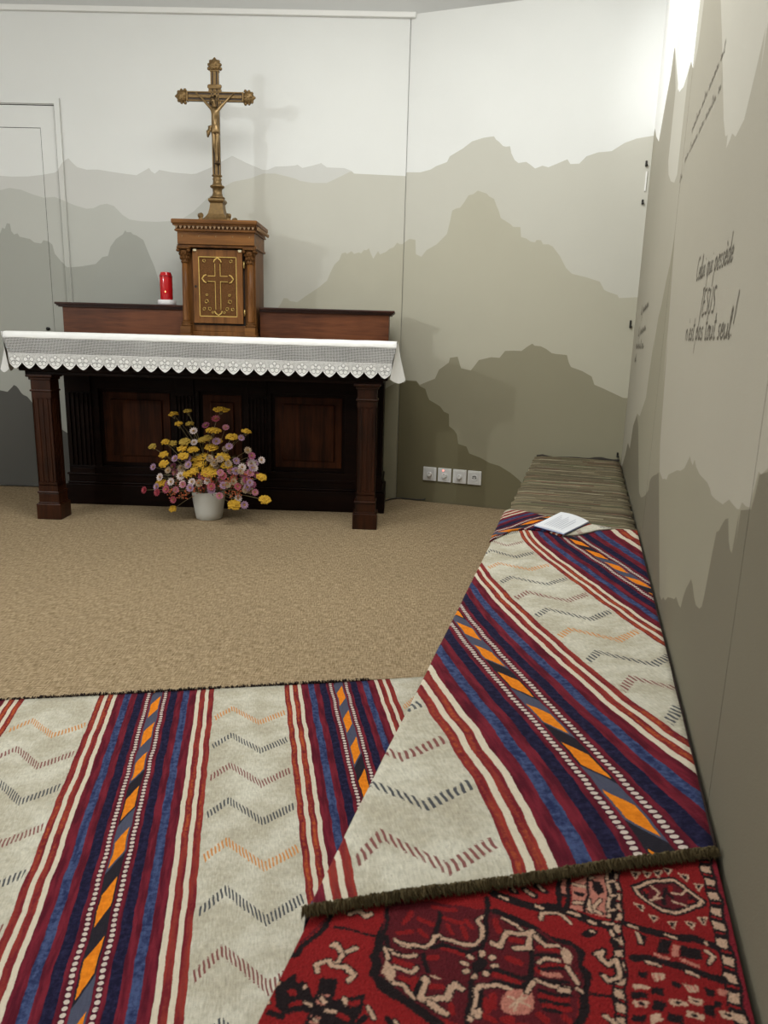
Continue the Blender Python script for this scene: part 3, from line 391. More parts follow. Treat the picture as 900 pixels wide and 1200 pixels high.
# handwriting brushed on the right wall
INK = plain('brushed_ink',(.105,.09,.065),.8,var=.3,vscale=60)
def cat(pts, n=6):
    P = [Vector((*p,0)) for p in pts]
    if len(P) < 3: return [(p.x,p.y) for p in P]
    out = []
    for i in range(len(P)-1):
        p0,p1,p2,p3 = P[max(i-1,0)],P[i],P[i+1],P[min(i+2,len(P)-1)]
        for k in range(n):
            t = k/n; q = .5*((2*p1)+(p2-p0)*t+(2*p0-5*p1+4*p2-p3)*t*t+(3*p1-p0-3*p2+p3)*t**3); out.append((q.x,q.y))
    out.append((P[-1].x,P[-1].y)); return out
GL = { # single-stroke script: width, strokes (x-height 1, ascender 2, descender -1)
 'C':(1.0,[[(.95,1.75),(.6,2.0),(.15,1.5),(.05,.7),(.4,0),(.95,.25)]]),
 'e':(.75,[[(.08,.5),(.6,.62),(.45,1.0),(.12,.75),(.1,.2),(.4,0),(.75,.25)]]),
 'l':(.5,[[(.0,.2),(.4,1.5),(.32,2.0),(.15,1.5),(.15,.2),(.3,0),(.5,.2)]]),
 'u':(.9,[[(.05,1.0),(.1,.2),(.35,0),(.65,.4),(.7,1.0)],[(.7,1.0),(.7,.2),(.9,.1)]]),
 'i':(.45,[[(.1,1.0),(.12,.2),(.45,.1)],[(.16,1.4),(.2,1.5)]]),
 'q':(.85,[[(.65,.9),(.3,1.0),(.08,.5),(.3,0),(.65,.4)],[(.68,1.0),(.62,-.4),(.55,-1.3)]]),
 'p':(.85,[[(.12,1.0),(.1,0),(.0,-1.2)],[(.12,.7),(.45,1.0),(.72,.6),(.5,.05),(.15,.2)]]),
 'o':(.8,[[(.4,1.0),(.1,.6),(.2,.05),(.6,.1),(.65,.75),(.4,1.0),(.8,.9)]]),
 's':(.65,[[(.55,.95),(.25,.9),(.2,.6),(.5,.35),(.35,0),(.05,.1)]]),
 'E2':(.75,[[(.08,.5),(.6,.62),(.45,1.0),(.12,.75),(.1,.2),(.4,0),(.75,.25)],[(.25,1.65),(.5,1.3)]]),
 'd':(.9,[[(.65,.8),(.3,1.0),(.08,.5),(.3,0),(.65,.4),(.78,2.1)],[(.7,.8),(.7,.1),(.9,.1)]]),
 'J':(1.0,[[(.8,2.2),(.6,.8),(.35,-1.2),(.05,-1.5)],[(.5,2.15),(1.0,2.3)]]),
 'E':(.9,[[(.2,2.0),(.1,0),(.8,.1)],[(.2,2.0),(.85,2.1)],[(.15,1.0),(.65,1.1)]]),
 'S':(.9,[[(.85,1.9),(.4,2.0),(.2,1.5),(.7,.8),(.6,.1),(.05,.1)]]),
 'U':(1.0,[[(.1,2.0),(.1,.4),(.4,0),(.75,.4),(.9,2.1)]]),
 'n':(.9,[[(.05,1.0),(.1,0)],[(.1,.6),(.45,1.0),(.68,.7),(.7,.1),(.9,.1)]]),
 "'":(.3,[[(.15,2.0),(.1,1.6)]]),
 't':(.55,[[(.25,1.9),(.2,.2),(.45,0),(.55,.15)],[(.0,1.25),(.5,1.3)]]),
 'a':(.85,[[(.62,.85),(.3,1.0),(.08,.5),(.3,0),(.62,.4),(.66,1.0)],[(.66,1.0),(.66,.15),(.85,.1)]]),
 'r':(.6,[[(.05,1.0),(.1,0)],[(.1,.6),(.35,1.0),(.6,.9)]]),
 'h':(.9,[[(.1,2.0),(.1,0)],[(.1,.6),(.45,1.0),(.68,.7),(.7,.1),(.9,.1)]]),
 '!':(.6,[[(.55,3.0),(.25,.9)],[(.16,.25),(.14,.1)]]),
 'm':(1.2,[[(.05,1.0),(.1,0)],[(.1,.6),(.4,1.0),(.55,.7),(.55,0)],[(.55,.6),(.85,1.0),(1.0,.7),(1.05,.1),(1.2,.1)]]),
 '~':(.85,[[(.0,.3),(.15,.95),(.3,.1),(.5,.9),(.62,.2),(.85,.5)]]),
 '|':(.5,[[(.0,.2),(.3,1.7),(.25,.3),(.5,.2)]]),
 ',':(.5,[[(.2,.9),(.25,.1),(.1,-1.1)]]),
}
def write(mb, text, b0, z0, b1, z1, xh, wid):
    """text from (b0,z0) to (b1,z1) along the wall (b falls to the reader's right)"""
    toks = []; 
    for ch in text: toks.append('E2' if ch=='è' else ch)
    tot = sum((.55 if t==' ' else GL[t][0]+.12) for t in toks)
    L = b0-b1; k = L/tot; x = 0
    for t in toks:
        if t == ' ': x += .55; continue
        wd, strokes = GL[t]
        for st in strokes:
            c = cat(st); n = len(c); Vs = []
            pts = [Vector((b0-(x+px)*k - py*.10*xh, z0+(z1-z0)*((x+px)/tot)+py*xh)) for px,py in c]
            for i,p in enumerate(pts):
                d = pts[min(i+1,n-1)]-pts[max(i-1,0)]
                if d.length < 1e-9: d = Vector((0,1))
                d.normalize(); nn = Vector((-d.y,d.x))*wid*(.5 if i in (0,n-1) else .5+.15*sin(i*1.7))
                Vs.append((p+nn,p-nn))
            qs = []
            for p,q in Vs: qs.append([mb.bm.verts.new(right_at(p.x,p.y,.0006)),mb.bm.verts.new(right_at(q.x,q.y,.0006))])
            for A,B in zip(qs,qs[1:]): mb.bm.faces.new((A[0],A[1],B[1],B[0]))
        x += wd+.12
mb = MB()
write(mb,'Celui qui possède',2.01,1.192,1.51,1.190,.026,.0055)
write(mb,'JESUS',1.885,1.108,1.655,1.106,.025,.0065)
write(mb,"n'est pas tout seul!",2.09,1.053,1.405,1.055,.026,.006)
mb.bm.faces.ensure_lookup_table()
o = mb.build('wall_inscription', INK); tag(o,'three lines of dark brush handwriting with JESUS in the middle','handwriting',kind=S)
mb = MB()
write(mb,'~~|~~ ~|~ ~~~~ ~|',2.52,1.640,1.97,1.675,.017,.0035)
write(mb,'~~ |~~~ ~~ ~~|~ ~',2.64,1.585,1.96,1.597,.017,.0035)
write(mb,'|~',2.74,1.545,2.66,1.55,.017,.0035)
o = mb.build('wall_inscription', INK); tag(o,'two faint slanting lines of handwriting high on the right wall','handwriting',kind=S)
mb = MB()
write(mb,'|,~~~',4.10,1.18,3.60,1.20,.028,.010)
write(mb,'|,~~~',4.16,1.075,3.62,1.10,.028,.010)
write(mb,'~~|~',4.25,1.015,3.62,1.02,.026,.010)
write(mb,'~|',4.25,.945,4.1,.95,.026,.010)
o = mb.build('wall_inscription', INK); tag(o,'small handwritten lines near the corner of the right wall','handwriting',kind=S)

# ------------------------------------------------------------------ carpets and bench
def t_jute():
    t = NT('jute_weave'); x,y,z = t.coord(); v = t.vec(x,y,z)
    wv = t.noise(t.vec(x*34,y*230,z),1,3); wv2 = t.noise(t.vec(x*230,y*34,z),1,3)
    big = t.noise(v,1.3,3); mid = t.noise(v,22,4,.65)
    f = wv*.5+wv2*.5
    c = t.mix(t.ramp(f,.32,.68),(.155,.106,.054),(.405,.31,.195))
    c = t.mul(c, big*.22+mid*.34+.72)
    t.bump(f*.6+mid*.8,.0035)
    return t.set(c,.95,0,.15)
def kn(u,v): # floor kilim frame
    t = radians(-11.6); return Vector((u*cos(t)+v*sin(t), -u*sin(t)+v*cos(t)))
jA = kn(-4.1,2.117); jB = kn(0.7052,2.117)
mb = MB(); mb.prism([(jA.x,jA.y),(jB.x,jB.y),(BW(-.27,4.60).x,BW(-.27,4.60).y),(panel_at(.86,0,.004).x,panel_at(.86,0,.004).y),(-.03,4.852),(-4.55,4.852)],-.008,0)
o = mb.build('jute_carpet', t_jute()); tag(o,'large beige jute carpet under the altar','carpet')

def kilim_material():
    t = NT('kilim_weave'); uu0,vv0 = t.uv(); v3 = t.vec(uu0,vv0)
    wob = t.noise(t.vec(uu0*5,vv0*14),1,3)-.5
    fine = t.noise(t.vec(uu0*60,vv0*420),1,2)-.5
    u = uu0+wob*.010+fine*.0028
    v = vv0+(t.noise(t.vec(uu0*20,vv0*20),1,2)-.5)*.008
    P = .535
    uc = (u+P/2).mod(P)-P/2; d = uc.abs()
    n1 = t.noise(v3,90,4,.7); n2 = t.noise(t.vec(uu0*90,vv0*12),1,3); n3 = t.noise(v3,9,4,.6); n4=t.noise(t.vec(uu0*300,vv0*60),1,2)
    cream = t.mix(t.ramp(n3,.35,.7),(.385,.355,.275),(.52,.50,.42))
    cream = t.mul(cream, n1*.45+n4*.35+.60)
    cream = t.mix(t.ramp(n1*.6+n3*.4,.60,.68)*.6, cream, (.13,.115,.09))
    white = (.53,.47,.37)
    maroon = t.mix(t.ramp(n2,.35,.65),(.070,.006,.014),(.145,.013,.024))
    navy = t.mix(t.ramp(n1,.4,.7),(.007,.006,.022),(.020,.018,.052))
    blue = t.mix(t.ramp(n1*.6+n2*.4,.40,.6),(.016,.022,.070),(.050,.070,.155))
    sidemix = t.ramp(t.noise(t.vec(uu0*3.5,vv0*1.8),1,1)+n1*.25-.12,.45,.60)
    red = t.mix(sidemix,(.19,.030,.024),(.34,.075,.022))
    redE = t.mix(t.ramp(n2,.35,.65),(.13,.012,.018),(.24,.03,.022))
    redC = t.mix(t.ramp(n1*.6+n2*.4,.40,.62),redE,red)
    # zigzag hatch in the cream bands
    c = ((u.mod(P))-.163)/.209
    za = (c-.0)*.22-.005; zb = .054-(c-.27)*.255; zc = (c-.62)*.135-.035
    zz = t.math('MINIMUM', za, zb).max(zc)
    zz = t.math('MULTIPLY',c<.62, t.math('MINIMUM',za,zb)) + t.math('MULTIPLY',c>.6199, zc)
    r = (v-zz-1.93)/.145; row = (r+.5).floor(); fr = r-row
    hat = ((uu0*1.0+fr*.018)/(.0098-(vv0>0)*.0026)+wob*2).fract()
    stroke = (hat<.46)*(fr.abs()<(.098+fine*.12))*(c>.04)*(c<.965)*(d>.17)*(row<.5)
    fade = t.ramp(t.noise(v3,26,2)+fine*.4,.18,.40)*.55+.45
    m4 = row.mod(4.0)
    hc = t.mix((m4-2).abs()<.5,(.035,.04,.055),(.17,.045,.045)); hc = t.mix((m4<.5)+(m4>3.5)*0,hc,(.50,.20,.045))
    odd = row.mod(2.0)
    hl = t.mix(odd>.5,(.035,.04,.055),(.17,.045,.045)); hl = t.mix(row.abs()<.5,hl,(.50,.20,.045))
    hc = t.mix(u<0,hc,hl)
    col = t.mix(stroke*fade*.92, cream, hc)
    def lay(th, c):
        nonlocal col; col = t.mix(d<th, col, c)
    lay(.164, redE); lay(.1600, redC); lay(.1535, redE); lay(.149, white); lay(.139, redE); lay(.1355, redC); lay(.1285,redE); lay(.124, white)
    lay(.1135, maroon); lay(.092, blue); lay(.074, maroon); lay(.057, navy); lay(.037, maroon)
    # beads
    bf = ((v+uu0.floor()*.004)/.0125+(uc>0)*.4).fract()
    bx = (d-.0238)/.0046; by = (bf-.5)/.36
    col = t.mix(((bx.abs()<1.15)), col, (.05,.008,.018))
    col = t.mix(((bx*bx+by*by)<1.0)*t.ramp(n1+fine*.3,.28,.42), col, (.50,.42,.37))
    # centre band of slanted lozenges
    sgn = (vv0>0)*2-1
    q = (v-uc*sgn*2.3)/.152; qi = q.floor(); qf = q-qi
    alt = t.white(t.vec(qi,3.0))
    dark = t.mix(alt<.55,(.016,.014,.02),(.06,.065,.10))
    org = t.mix(t.ramp(n1,.3,.7),(.56,.15,.008),(.68,.21,.013))
    cen = t.mix((qf>.06)*(qf<.58)*(d<(.0108+fine*.002)), dark, org)
    col = t.mix(d<(.0140+fine*.002), col, cen)
    t.bump(n4*.5+n1*.6+fine*.5,.0022)
    return t.set(t.mul(col, n4*.30+n1*.22+.78), .95, 0, .12, sheen=.0)
M_KILIM = kilim_material()
M_FRINGE = plain('brown_fringe',(.085,.065,.032),.95,var=.5,vscale=120,spec=.1)
M_SELV = plain('dark_selvage',(.03,.02,.018),.95,spec=.1)
def grid_mesh(name, G, UV, mat, parent=None, thick=0.0):
    """G: rows x cols of points, UV the same"""
    nr, nc = len(G), len(G[0]); V = [p for r in G for p in r]; F = []
    for i in range(nr-1):
        for j in range(nc-1):
            a = i*nc+j; F.append((a,a+1,a+nc+1,a+nc))
    uvs = [q for r in UV for q in r]
    if thick:
        base = len(V)
        ring = [j for j in range(nc)]+[i*nc+nc-1 for i in range(1,nr)]+[(nr-1)*nc+j for j in range(nc-2,-1,-1)]+[i*nc for i in range(nr-2,0,-1)]
        for k in ring: p = V[k]; V.append(Vector((p[0],p[1],p[2]-thick))); uvs.append(uvs[k])
        m = len(ring)
        for i in range(m): F.append((ring[i],base+i,base+(i+1)%m,ring[(i+1)%m]))
        F.append([base+i for i in range(m)][::-1])
    o = mesh_obj(name, V, F, mat, parent, True)
    uvl = o.data.uv_layers.new(name='UVMap'); buf = []
    for l in o.data.loops: buf += uvs[l.vertex_index]
    uvl.data.foreach_set('uv', buf)
    return o
# floor kilim
e = empty('floor_kilim', (kn(-.5,1.1).x,kn(-.5,1.1).y,-.008), 0, 'striped flatweave kilim on the floor in front of the jute carpet','rug')
off = Vector(e.location)
us = [-2.0+i*.05 for i in range(61)]; G=[];UVg=[]
t_ = radians(-11.6)
for k in range(44):
    v = .42+(2.1165-.42)*k/43; row=[];ru=[]
    for i,u in enumerate(us):
        ulim = None
        p = kn(u,v); aa = p.x*AV.x+p.y*AV.y
        # stop at the bench side
        if aa > -.272:
            nx = kn(1,0)-kn(0,0); du = (aa+.272)/(nx.x*AV.x+nx.y*AV.y); uu = u-du
        else: uu = u
        p = kn(uu,v); z = -.0015+.0008*sin(u*9+v*7)+.0006*sin(v*23-u*5)
        row.append(Vector((p.x,p.y,z))-off); ru.append((uu+.4381-.1635, v))
    G.append(row);UVg.append(ru)
# drop collapsed columns
keep = [i for i in range(len(us)) if i==0 or any((G[k][i]-G[k][i-1]).length>1e-4 for k in range(44))]
G=[[r[i] for i in keep] for r in G]; UVg=[[r[i] for i in keep] for r in UVg]
grid_mesh('woven_field', G, UVg, M_KILIM, e, .005)
def fringe(name, pts, ln, n, mat, parent, outward, zup=.004):
    """short tufts along a polyline of points"""
    V=[];F=[]; rng=random.Random(3)
    seg=[(Vector(pts[i]),Vector(pts[i+1])) for i in range(len(pts)-1)]; tot=sum((b-a).length for a,b in seg)
    for k in range(n):
        s = rng.random()*tot
        for a,b in seg:
            L=(b-a).length
            if s<=L: break
            s-=L
        p=a+(b-a)*min(1,s/L); t=(b-a).normalized(); l=ln*rng.uniform(.6,1.3)
        d=(outward+t*rng.uniform(-.5,.5)).normalized(); wv=rng.uniform(.0008,.0018)
        st=p-d*ln*.35+Vector((0,0,rng.uniform(-.002,zup))); mid=st+d*l*.6+Vector((0,0,rng.uniform(0,zup))); en=st+d*l-Vector((0,0,rng.uniform(0,.003)))
        b0=len(V); V+= [st+t*wv,st-t*wv,st+Vector((0,0,wv*1.6)),mid+t*wv,mid-t*wv,mid+Vector((0,0,wv*1.6)),en]
        F+= [(b0,b0+1,b0+4,b0+3),(b0+1,b0+2,b0+5,b0+4),(b0+2,b0,b0+3,b0+5),(b0+3,b0+4,b0+6),(b0+4,b0+5,b0+6),(b0+5,b0+3,b0+6)]
    o = mesh_obj(name,V,F,mat,parent); o['kind']='stuff'; return o
a_ = kn(-2.0,2.116); b_=kn(.36,2.116)
fr = fringe('fringe',[Vector((a_.x,a_.y,-.001))-off,Vector((b_.x,b_.y,-.001))-off],.010,1500,M_SELV,e,Vector((-sin(-t_),cos(t_),0)))

# bench
RZ = -TH
def bench_empty(name,a,b,z,label,catg,group=None):
    return empty(name, BW(a,b,z), RZ, label, catg, group)
M_BENCH = wood('bench_wood',(.10,.06,.035),(.22,.14,.085),1)
e = bench_empty('bench',-.02,2.35,-.008,'long low bench along the right wall, hidden under mats and rugs','bench')
def rb(mb,a0,a1,b0,b1,z0,z1,bev=0): mb.box(a0+.02,a1+.02,b0-2.35,b1-2.35,z0+.008,z1+.008,bev); return mb
rb(MB(),-.25,.20,.12,4.54,.0,.30,.004).build('seat_box', M_BENCH, e)
rb(MB(),-.264,.222,.10,4.575,.30,.352,.012).build('cushion', plain('grey_felt',(.10,.095,.085),.9), e)

# straw mat on the far end
def t_straw():
    t = NT('straw_reeds'); x,y,z = t.coord()
    wv = (t.noise(t.vec(x*5,y*18),1,2)-.5)*.008
    yy = (y+wv)/.0145; i = yy.floor(); fr = yy-i
    r1 = t.white(t.vec(i,1.0)); r2 = t.white(t.vec(i,7.0,(x*4+i*.37).floor()))
    c = t.mix(r1,(.14,.112,.062),(.32,.265,.16))
    c = t.mix((r2<.05),c,(.17,.07,.045)); c = t.mix((r2>.94),c,(.13,.15,.07)); c = t.mix((r2>.40)*(r2<.50),c,(.10,.08,.05)); c=t.mix((r2>.5)*(r2<.6),c,(.42,.37,.25))
    g = t.noise(t.vec(x*14,y*600),1,3)
    prof = (fr-.5).abs()
    c = t.mul(c, g*.5+.70); c = t.mix(t.ramp(prof,.34,.47)*.9,c,(.03,.024,.015))
    t.bump((.25-prof*prof)*3+g*.5,.004)
    return t.set(c,.75,0,.25)
e = bench_empty('straw_mat',-.02,3.7,.352,'ribbed straw mat covering the far end of the bench','mat')
G=[];UVg=[]; NR=124*6
bs=[2.745+ (4.57-2.745)*k/NR for k in range(NR+1)]
for k,b in enumerate(bs):
    fr=(b/.0145)%1; row=[]
    for j in range(13):
        a=-.268+.490*j/12
        z=.012+.0030*sqrt(max(0,1-(2*fr-1)**2))+.0012*sin(b*17+a*9)
        edge=.004*sin(b*40)+.003*sin(b*97)
        aa=a+(edge if j==12 else -edge if j==0 else 0)
        if j in(0,12): z-=.006
        row.append(Vector((aa+.02,b-3.7,z)))
    G.append(row);UVg.append([(0,0)]*13)
g=grid_mesh('reed_field',G,UVg,t_straw(),e,.010)
mb=MB()
pts=[(-.26+.02+.48*i/14, 4.572-3.7+.004*sin(i*2.1), .014+.004*sin(i*1.3)+(.004 if i>7 else 0)) for i in range(15)]
mb.tube(pts,[.005+.002*sin(i*1.9)+(.003 if i>8 else 0) for i in range(15)],8); mb.build('end_binding',plain('dark_binding',(.03,.025,.02),.9),e,True)

# red knotted rug on the near end
def rug_pattern(A,B):
    """A,B arrays in bench coordinates -> rgb"""
    RED=np.array((.215,.010,.011));DK=np.array((.012,.007,.008));CR=np.array((.46,.30,.21));MAR=np.array((.12,.010,.014));PK=np.array((.55,.16,.10))
    C=np.zeros(A.shape+(3,)); C[:]=RED
    rs=np.random.RandomState(5)
    def put(m,c): C[m]=c
    def gul(ca,cb,hw,hh):
        x=(A-ca)/hw; y=(B-cb)/hh; ax,ay=np.abs(x),np.abs(y)
        st=np.round(ax*9)/9; sy=np.round(ay*9)/9
        octo=np.maximum(np.maximum(ax*.98,ay*1.0),(st+sy)*.69)
        put((octo<1.08),DK); put((octo<1.0),RED); put((octo<.93),DK); put((octo<.88),MAR)
        # quarters
        q=(x*y>0); put((octo<.88)&q,RED*.75)
        # cream crenellated hooks inside rim
        ring=(octo>.60)&(octo<.82); ang=np.arctan2(y,x); k=np.floor((ang/np.pi+1)*14)
        put(ring&((k%3)!=0)&(octo>.66),CR); put(ring&(octo>.72)&(octo<.75)&((k%2)==0),DK)
        put((octo<.60)&(octo>.54),DK)
        hk=(octo<.54)&(octo>.22)&(np.sin(x*26+np.sign(y)*1.2)*np.sin(y*24)>.45); put(hk,CR*.9)
        hk=(octo<.54)&(octo>.2)&(np.sin(x*26+np.sign(y)*1.2)*np.sin(y*24)<-.55); put(hk,DK)
        put((ax<.035)&(octo<.9),DK); put((ay<.04)&(octo<.9),DK)
        # stepped cream lines crossing
        zz=np.abs(y-.20*np.sign(x)*((ax>.33).astype(float)*2-1)-.0); put((zz<.035)&(ax<.62)&(ax>.05),CR)
        zz=np.abs(x-.16*np.sign(y)); put((zz<.03)&(ay<.55)&(ay>.16),CR)
        # centre star
        rr=np.sqrt(x*x+y*y); an=np.arctan2(y,x); put(rr<.2,DK); put((rr<.17)&(rr>.07)&(np.cos(an*8)>-.2),CR); put(rr<.04,RED)
    def star(ca,cb,s):  # cream cross of Y-ends
        x=(A-ca)/s; y=(B-cb)/s
        for sg in (0,1):
            X=x*cos(.5)+y*sin(.5); Y=-x*sin(.5)+y*cos(.5)
            if sg: X,Y=Y,X
            for e2,c2 in ((.30,DK),(.18,CR)):
                put((np.abs(X)<e2*.7)&(np.abs(Y)<1.0),c2) if c2 is DK else None
            m=(np.abs(X)<.14)&(np.abs(Y)<.95); put(m,CR)
            m=(np.abs(np.abs(Y)-1.0-np.abs(X)*.5)<.14)&(np.abs(X)<.55); put(m,CR)
    def hexm(ca,cb,hw,hh):
        x=(A-ca)/hw; y=(B-cb)/hh; h=np.maximum(np.abs(y),np.abs(x)*.75+np.abs(y)*.45)
        put(h<1.0,DK); put(h<.93,CR); put(h<.74,DK); put(h<.68,RED*.9)
        put((h<.66)&(np.abs(x)<.10),DK); put((h<.5)&(np.abs(y)<.12),DK); put((np.abs(np.abs(x)-.28)<.07)&(np.abs(y)<.38),DK); put((np.abs(np.abs(x)-.5)<.09)&(np.abs(y)<.16),CR)
        for k in range(11):
            t=2*np.pi*k/11; px,py=1.25*cos(t),1.32*sin(t)
            r=np.abs(x-px)/.17+np.abs(y-py)/.22; put((r<1)&(h>1.04),DK); put((r<.55)&(h>1.04),CR)
    # field
    put((np.abs(B-.70)<.0025)&(np.abs(A+.055)>.1),DK)
    gul(-.055,.700,.118,.098)
    gul(-.055,.47,.118,.098); gul(-.055,.93,.118,.098); gul(-.33,.815,.10,.09)
    star(-.213,.672,.026); star(.058,.757,.024); star(.062,.63,.024); star(-.205,.775,.024); star(.04,.845,.020)
    # small crosses between guls
    for ca,cb in ((-.215,.59),(.03,.575),(-.19,.83),(.03,.815)):
        x=(A-ca)/.045;y=(B-cb)/.04
        m=(np.abs(x)+np.abs(y)<1)&(np.sin(x*12)*np.sin(y*12)>-.2); put(m,DK); put((np.abs(x)<.1)&(np.abs(y)<.8)&(np.sin(y*18)>0),CR); put((np.abs(np.abs(x)-.5)<.12)&(np.abs(np.abs(y)-.3)<.14),CR)
    # diagonal outline left
    put((np.abs((A+.262)*.8+(.70-B)*-1.0+.0)<.004)&(A<-.2),DK)
    # borders on the wall side
    def band(a0,a1,c): put((A>=a0)&(A<a1),c)
    band(.082,.230,RED)
    band(.082,.098,DK); bf=((B/.0185)%1); put((A>.0855)&(A<.0945)&(np.abs(bf-.5)<.30),CR*.95); put((A>.0855)&(A<.0945)&(np.abs(bf)<.12),RED)
    def inb(): return (A>.098)&(A<.200)
    m=inb()&(B<.818)&(B>.812); put(m,DK); m=inb()&(B<.812)&(B>.806); put(m,CR*.7)
    keepC=C.copy(); hexm(.148,.872,.040,.030); hexm(.148,.955,.040,.030); C[~inb()]=keepC[~inb()]
    # pattern rows nearer the viewer
    y=(.806-B); r=np.floor(y/.0165).astype(int); f=y/.0165-r
    x=(A-.098)/.0155+.5*(r%2); xf=x-np.floor(x); xi=np.floor(x)
    pal=[RED,CR,MAR,CR,RED,DK]
    m0=inb()&(B<.806)&(B>.0)
    dd=np.abs(xf-.5)+np.abs(f-.5)*.9
    put(m0,np.array((.20,.012,.014))); put(m0&(dd<.46),DK); put(m0&(dd<.36)&((xi+r)%3!=0),CR); put(m0&(dd<.36)&((xi+r)%3==0),PK); put(m0&(dd<.14),RED)
    put(m0&(f<.14)&(r%3==0),DK); put(m0&(r==1)&(np.abs(f-.5)<.45)&(np.sin(A*420)>.1),DK)
    band(.198,.220,DK); bf=((B/.026)%1); put((A>.203)&(A<.2145)&(np.abs(bf-.5)<.24),CR); put((A>.203)&(A<.2145)&(np.abs(bf)<.11),RED)
    band(.2185,.24,np.array((.16,.010,.018)))
    # second vertical border with pale blossoms near the kilim edge
    m=(A>.035)&(A<.082)&(B>.80); x=(A-.058)/.023; bf=((B-.80)/.034)%1-.5
    put(m,RED); put(m&(np.abs(x)>.86),DK); rr=np.abs(x)*.75+np.abs(bf)*1.25; put(m&(rr<.62),CR*.85); put(m&(rr<.40),PK); put(m&(rr<.2),DK)
    # hand-drawn motifs: dark (K), cream (C), maroon (M), pink (P), red (R)
    inn=(B>.545)&(A<.0825); C[inn&(B<1.2)]=RED
    inn=(B>.59)&(A>.0975)&(A<.2005); C[inn]=RED*.92
    PAL=dict(K=DK,C=CR,M=np.array((.085,.008,.012)),P=np.array((.42,.16,.12)),R=RED*.95)
    for c,wd,pl in RUG_LINES:
        P=[(x/1e4,y/1e4) for x,y in pl]; xs=[p[0] for p in P]; ys=[p[1] for p in P]; r=wd/2e4*(1.25 if c=='K' else 1.0)
        i0,i1=np.searchsorted(BROW,[min(ys)-r-.002,max(ys)+r+.002]); j0,j1=np.searchsorted(ACOL,[min(xs)-r-.002,max(xs)+r+.002])
        if i1<=i0 or j1<=j0: continue
        X=A[i0:i1,j0:j1]; Y=B[i0:i1,j0:j1]; m=np.zeros(X.shape,bool)
        if wd==0:
            n=len(P)
            for k in range(n):
                (xa,ya),(xb,yb)=P[k],P[(k+1)%n]
                m^=((ya>Y)!=(yb>Y))&(X<(xb-xa)*(Y-ya)/(yb-ya if yb!=ya else 1e-9)+xa)
        else:
            for (xa,ya),(xb,yb) in zip(P,P[1:]):
                dx,dy=xb-xa,yb-ya; L2=dx*dx+dy*dy+1e-12; t=np.clip(((X-xa)*dx+(Y-ya)*dy)/L2,0,1)
                m|=(X-xa-t*dx)**2+(Y-ya-t*dy)**2<r*r
            if c=='C' and wd>35:   # pale lines carry a thin dark contour
                m2=np.zeros(X.shape,bool)
                for (xa,ya),(xb,yb) in zip(P,P[1:]):
                    dx,dy=xb-xa,yb-ya; L2=dx*dx+dy*dy+1e-12; t=np.clip(((X-xa)*dx+(Y-ya)*dy)/L2,0,1)
                    m2|=(X-xa-t*dx)**2+(Y-ya-t*dy)**2<(r+.0017)**2
                C[i0:i1,j0:j1][m2]=DK
        C[i0:i1,j0:j1][m]=PAL[c]
    return C
e = bench_empty('red_rug',-.02,.7,.352,'red and black knotted rug with cream motifs on the near end of the bench','rug')
AN=np.linspace(-.268,.2245,440); BN=np.concatenate([np.linspace(.10,.50,60)[:-1],np.linspace(.50,1.0,440)[:-1],np.linspace(1.0,1.22,30)])
BROW,ACOL=BN,AN
rs=np.random.RandomState(2)
AA,BB=np.meshgrid(AN,BN)
jx=(np.sin(BB*61+AA*33)+np.sin(BB*143-AA*71))*.0011; jy=(np.sin(AA*77+BB*19)+np.sin(AA*151+BB*88))*.0011
CC=rug_pattern(AA+jx+rs.normal(0,.0006,AA.shape),BB+jy+rs.normal(0,.0006,AA.shape))
CC*= (1+rs.normal(0,.12,AA.shape))[...,None]; CC=np.clip(CC,0,1)
ZZ=.0085+.0010*np.sin(AA*37+BB*21)+rs.normal(0,.00025,AA.shape)
ZZ[:,0]-=.006; ZZ[:,-1]-=.005
nr,nc=AA.shape
co=np.stack([AA+.02,BB-.7,ZZ],-1).reshape(-1,3)
ii=np.arange(nr*nc).reshape(nr,nc); fa=np.stack([ii[:-1,:-1],ii[:-1,1:],ii[1:,1:],ii[1:,:-1]],-1).reshape(-1,4)
# skirt round the rim
ring=np.concatenate([ii[0,:],ii[1:,-1],ii[-1,-2::-1],ii[-2:0:-1,0]]); m=len(ring); lo=co[ring].copy(); lo[:,2]=0.0
co2=np.concatenate([co,lo]); sk=np.stack([ring,np.arange(m)+nr*nc,np.roll(np.arange(m),-1)+nr*nc,np.roll(ring,-1)],-1)
me=bpy.data.meshes.new('rug_pile'); me.from_pydata(co2.tolist(),[],np.concatenate([fa,sk]).tolist()); me.update()
at_=me.color_attributes.new('knots','FLOAT_COLOR','POINT'); cc=np.ones((nr*nc+m,4)); cc[:nr*nc,:3]=CC.reshape(-1,3); cc[nr*nc:,:3]=CC.reshape(-1,3)[ring]; at_.data.foreach_set('color',cc.ravel())
t=NT('knotted_pile'); at2=t.t.nodes.new('ShaderNodeVertexColor'); at2.layer_name='knots'; P=t.coord(); t.bump(t.noise(t.vec(*P),420,2),.003)
m_rug=t.set(None,.9,0,.15); t.t.links.new(at2.outputs[0],t.b.inputs['Base Color'])
me.materials.append(m_rug); me.polygons.foreach_set('use_smooth',[True]*len(me.polygons))
o=bpy.data.objects.new('rug_pile',me); COL.objects.link(o); o.parent=e

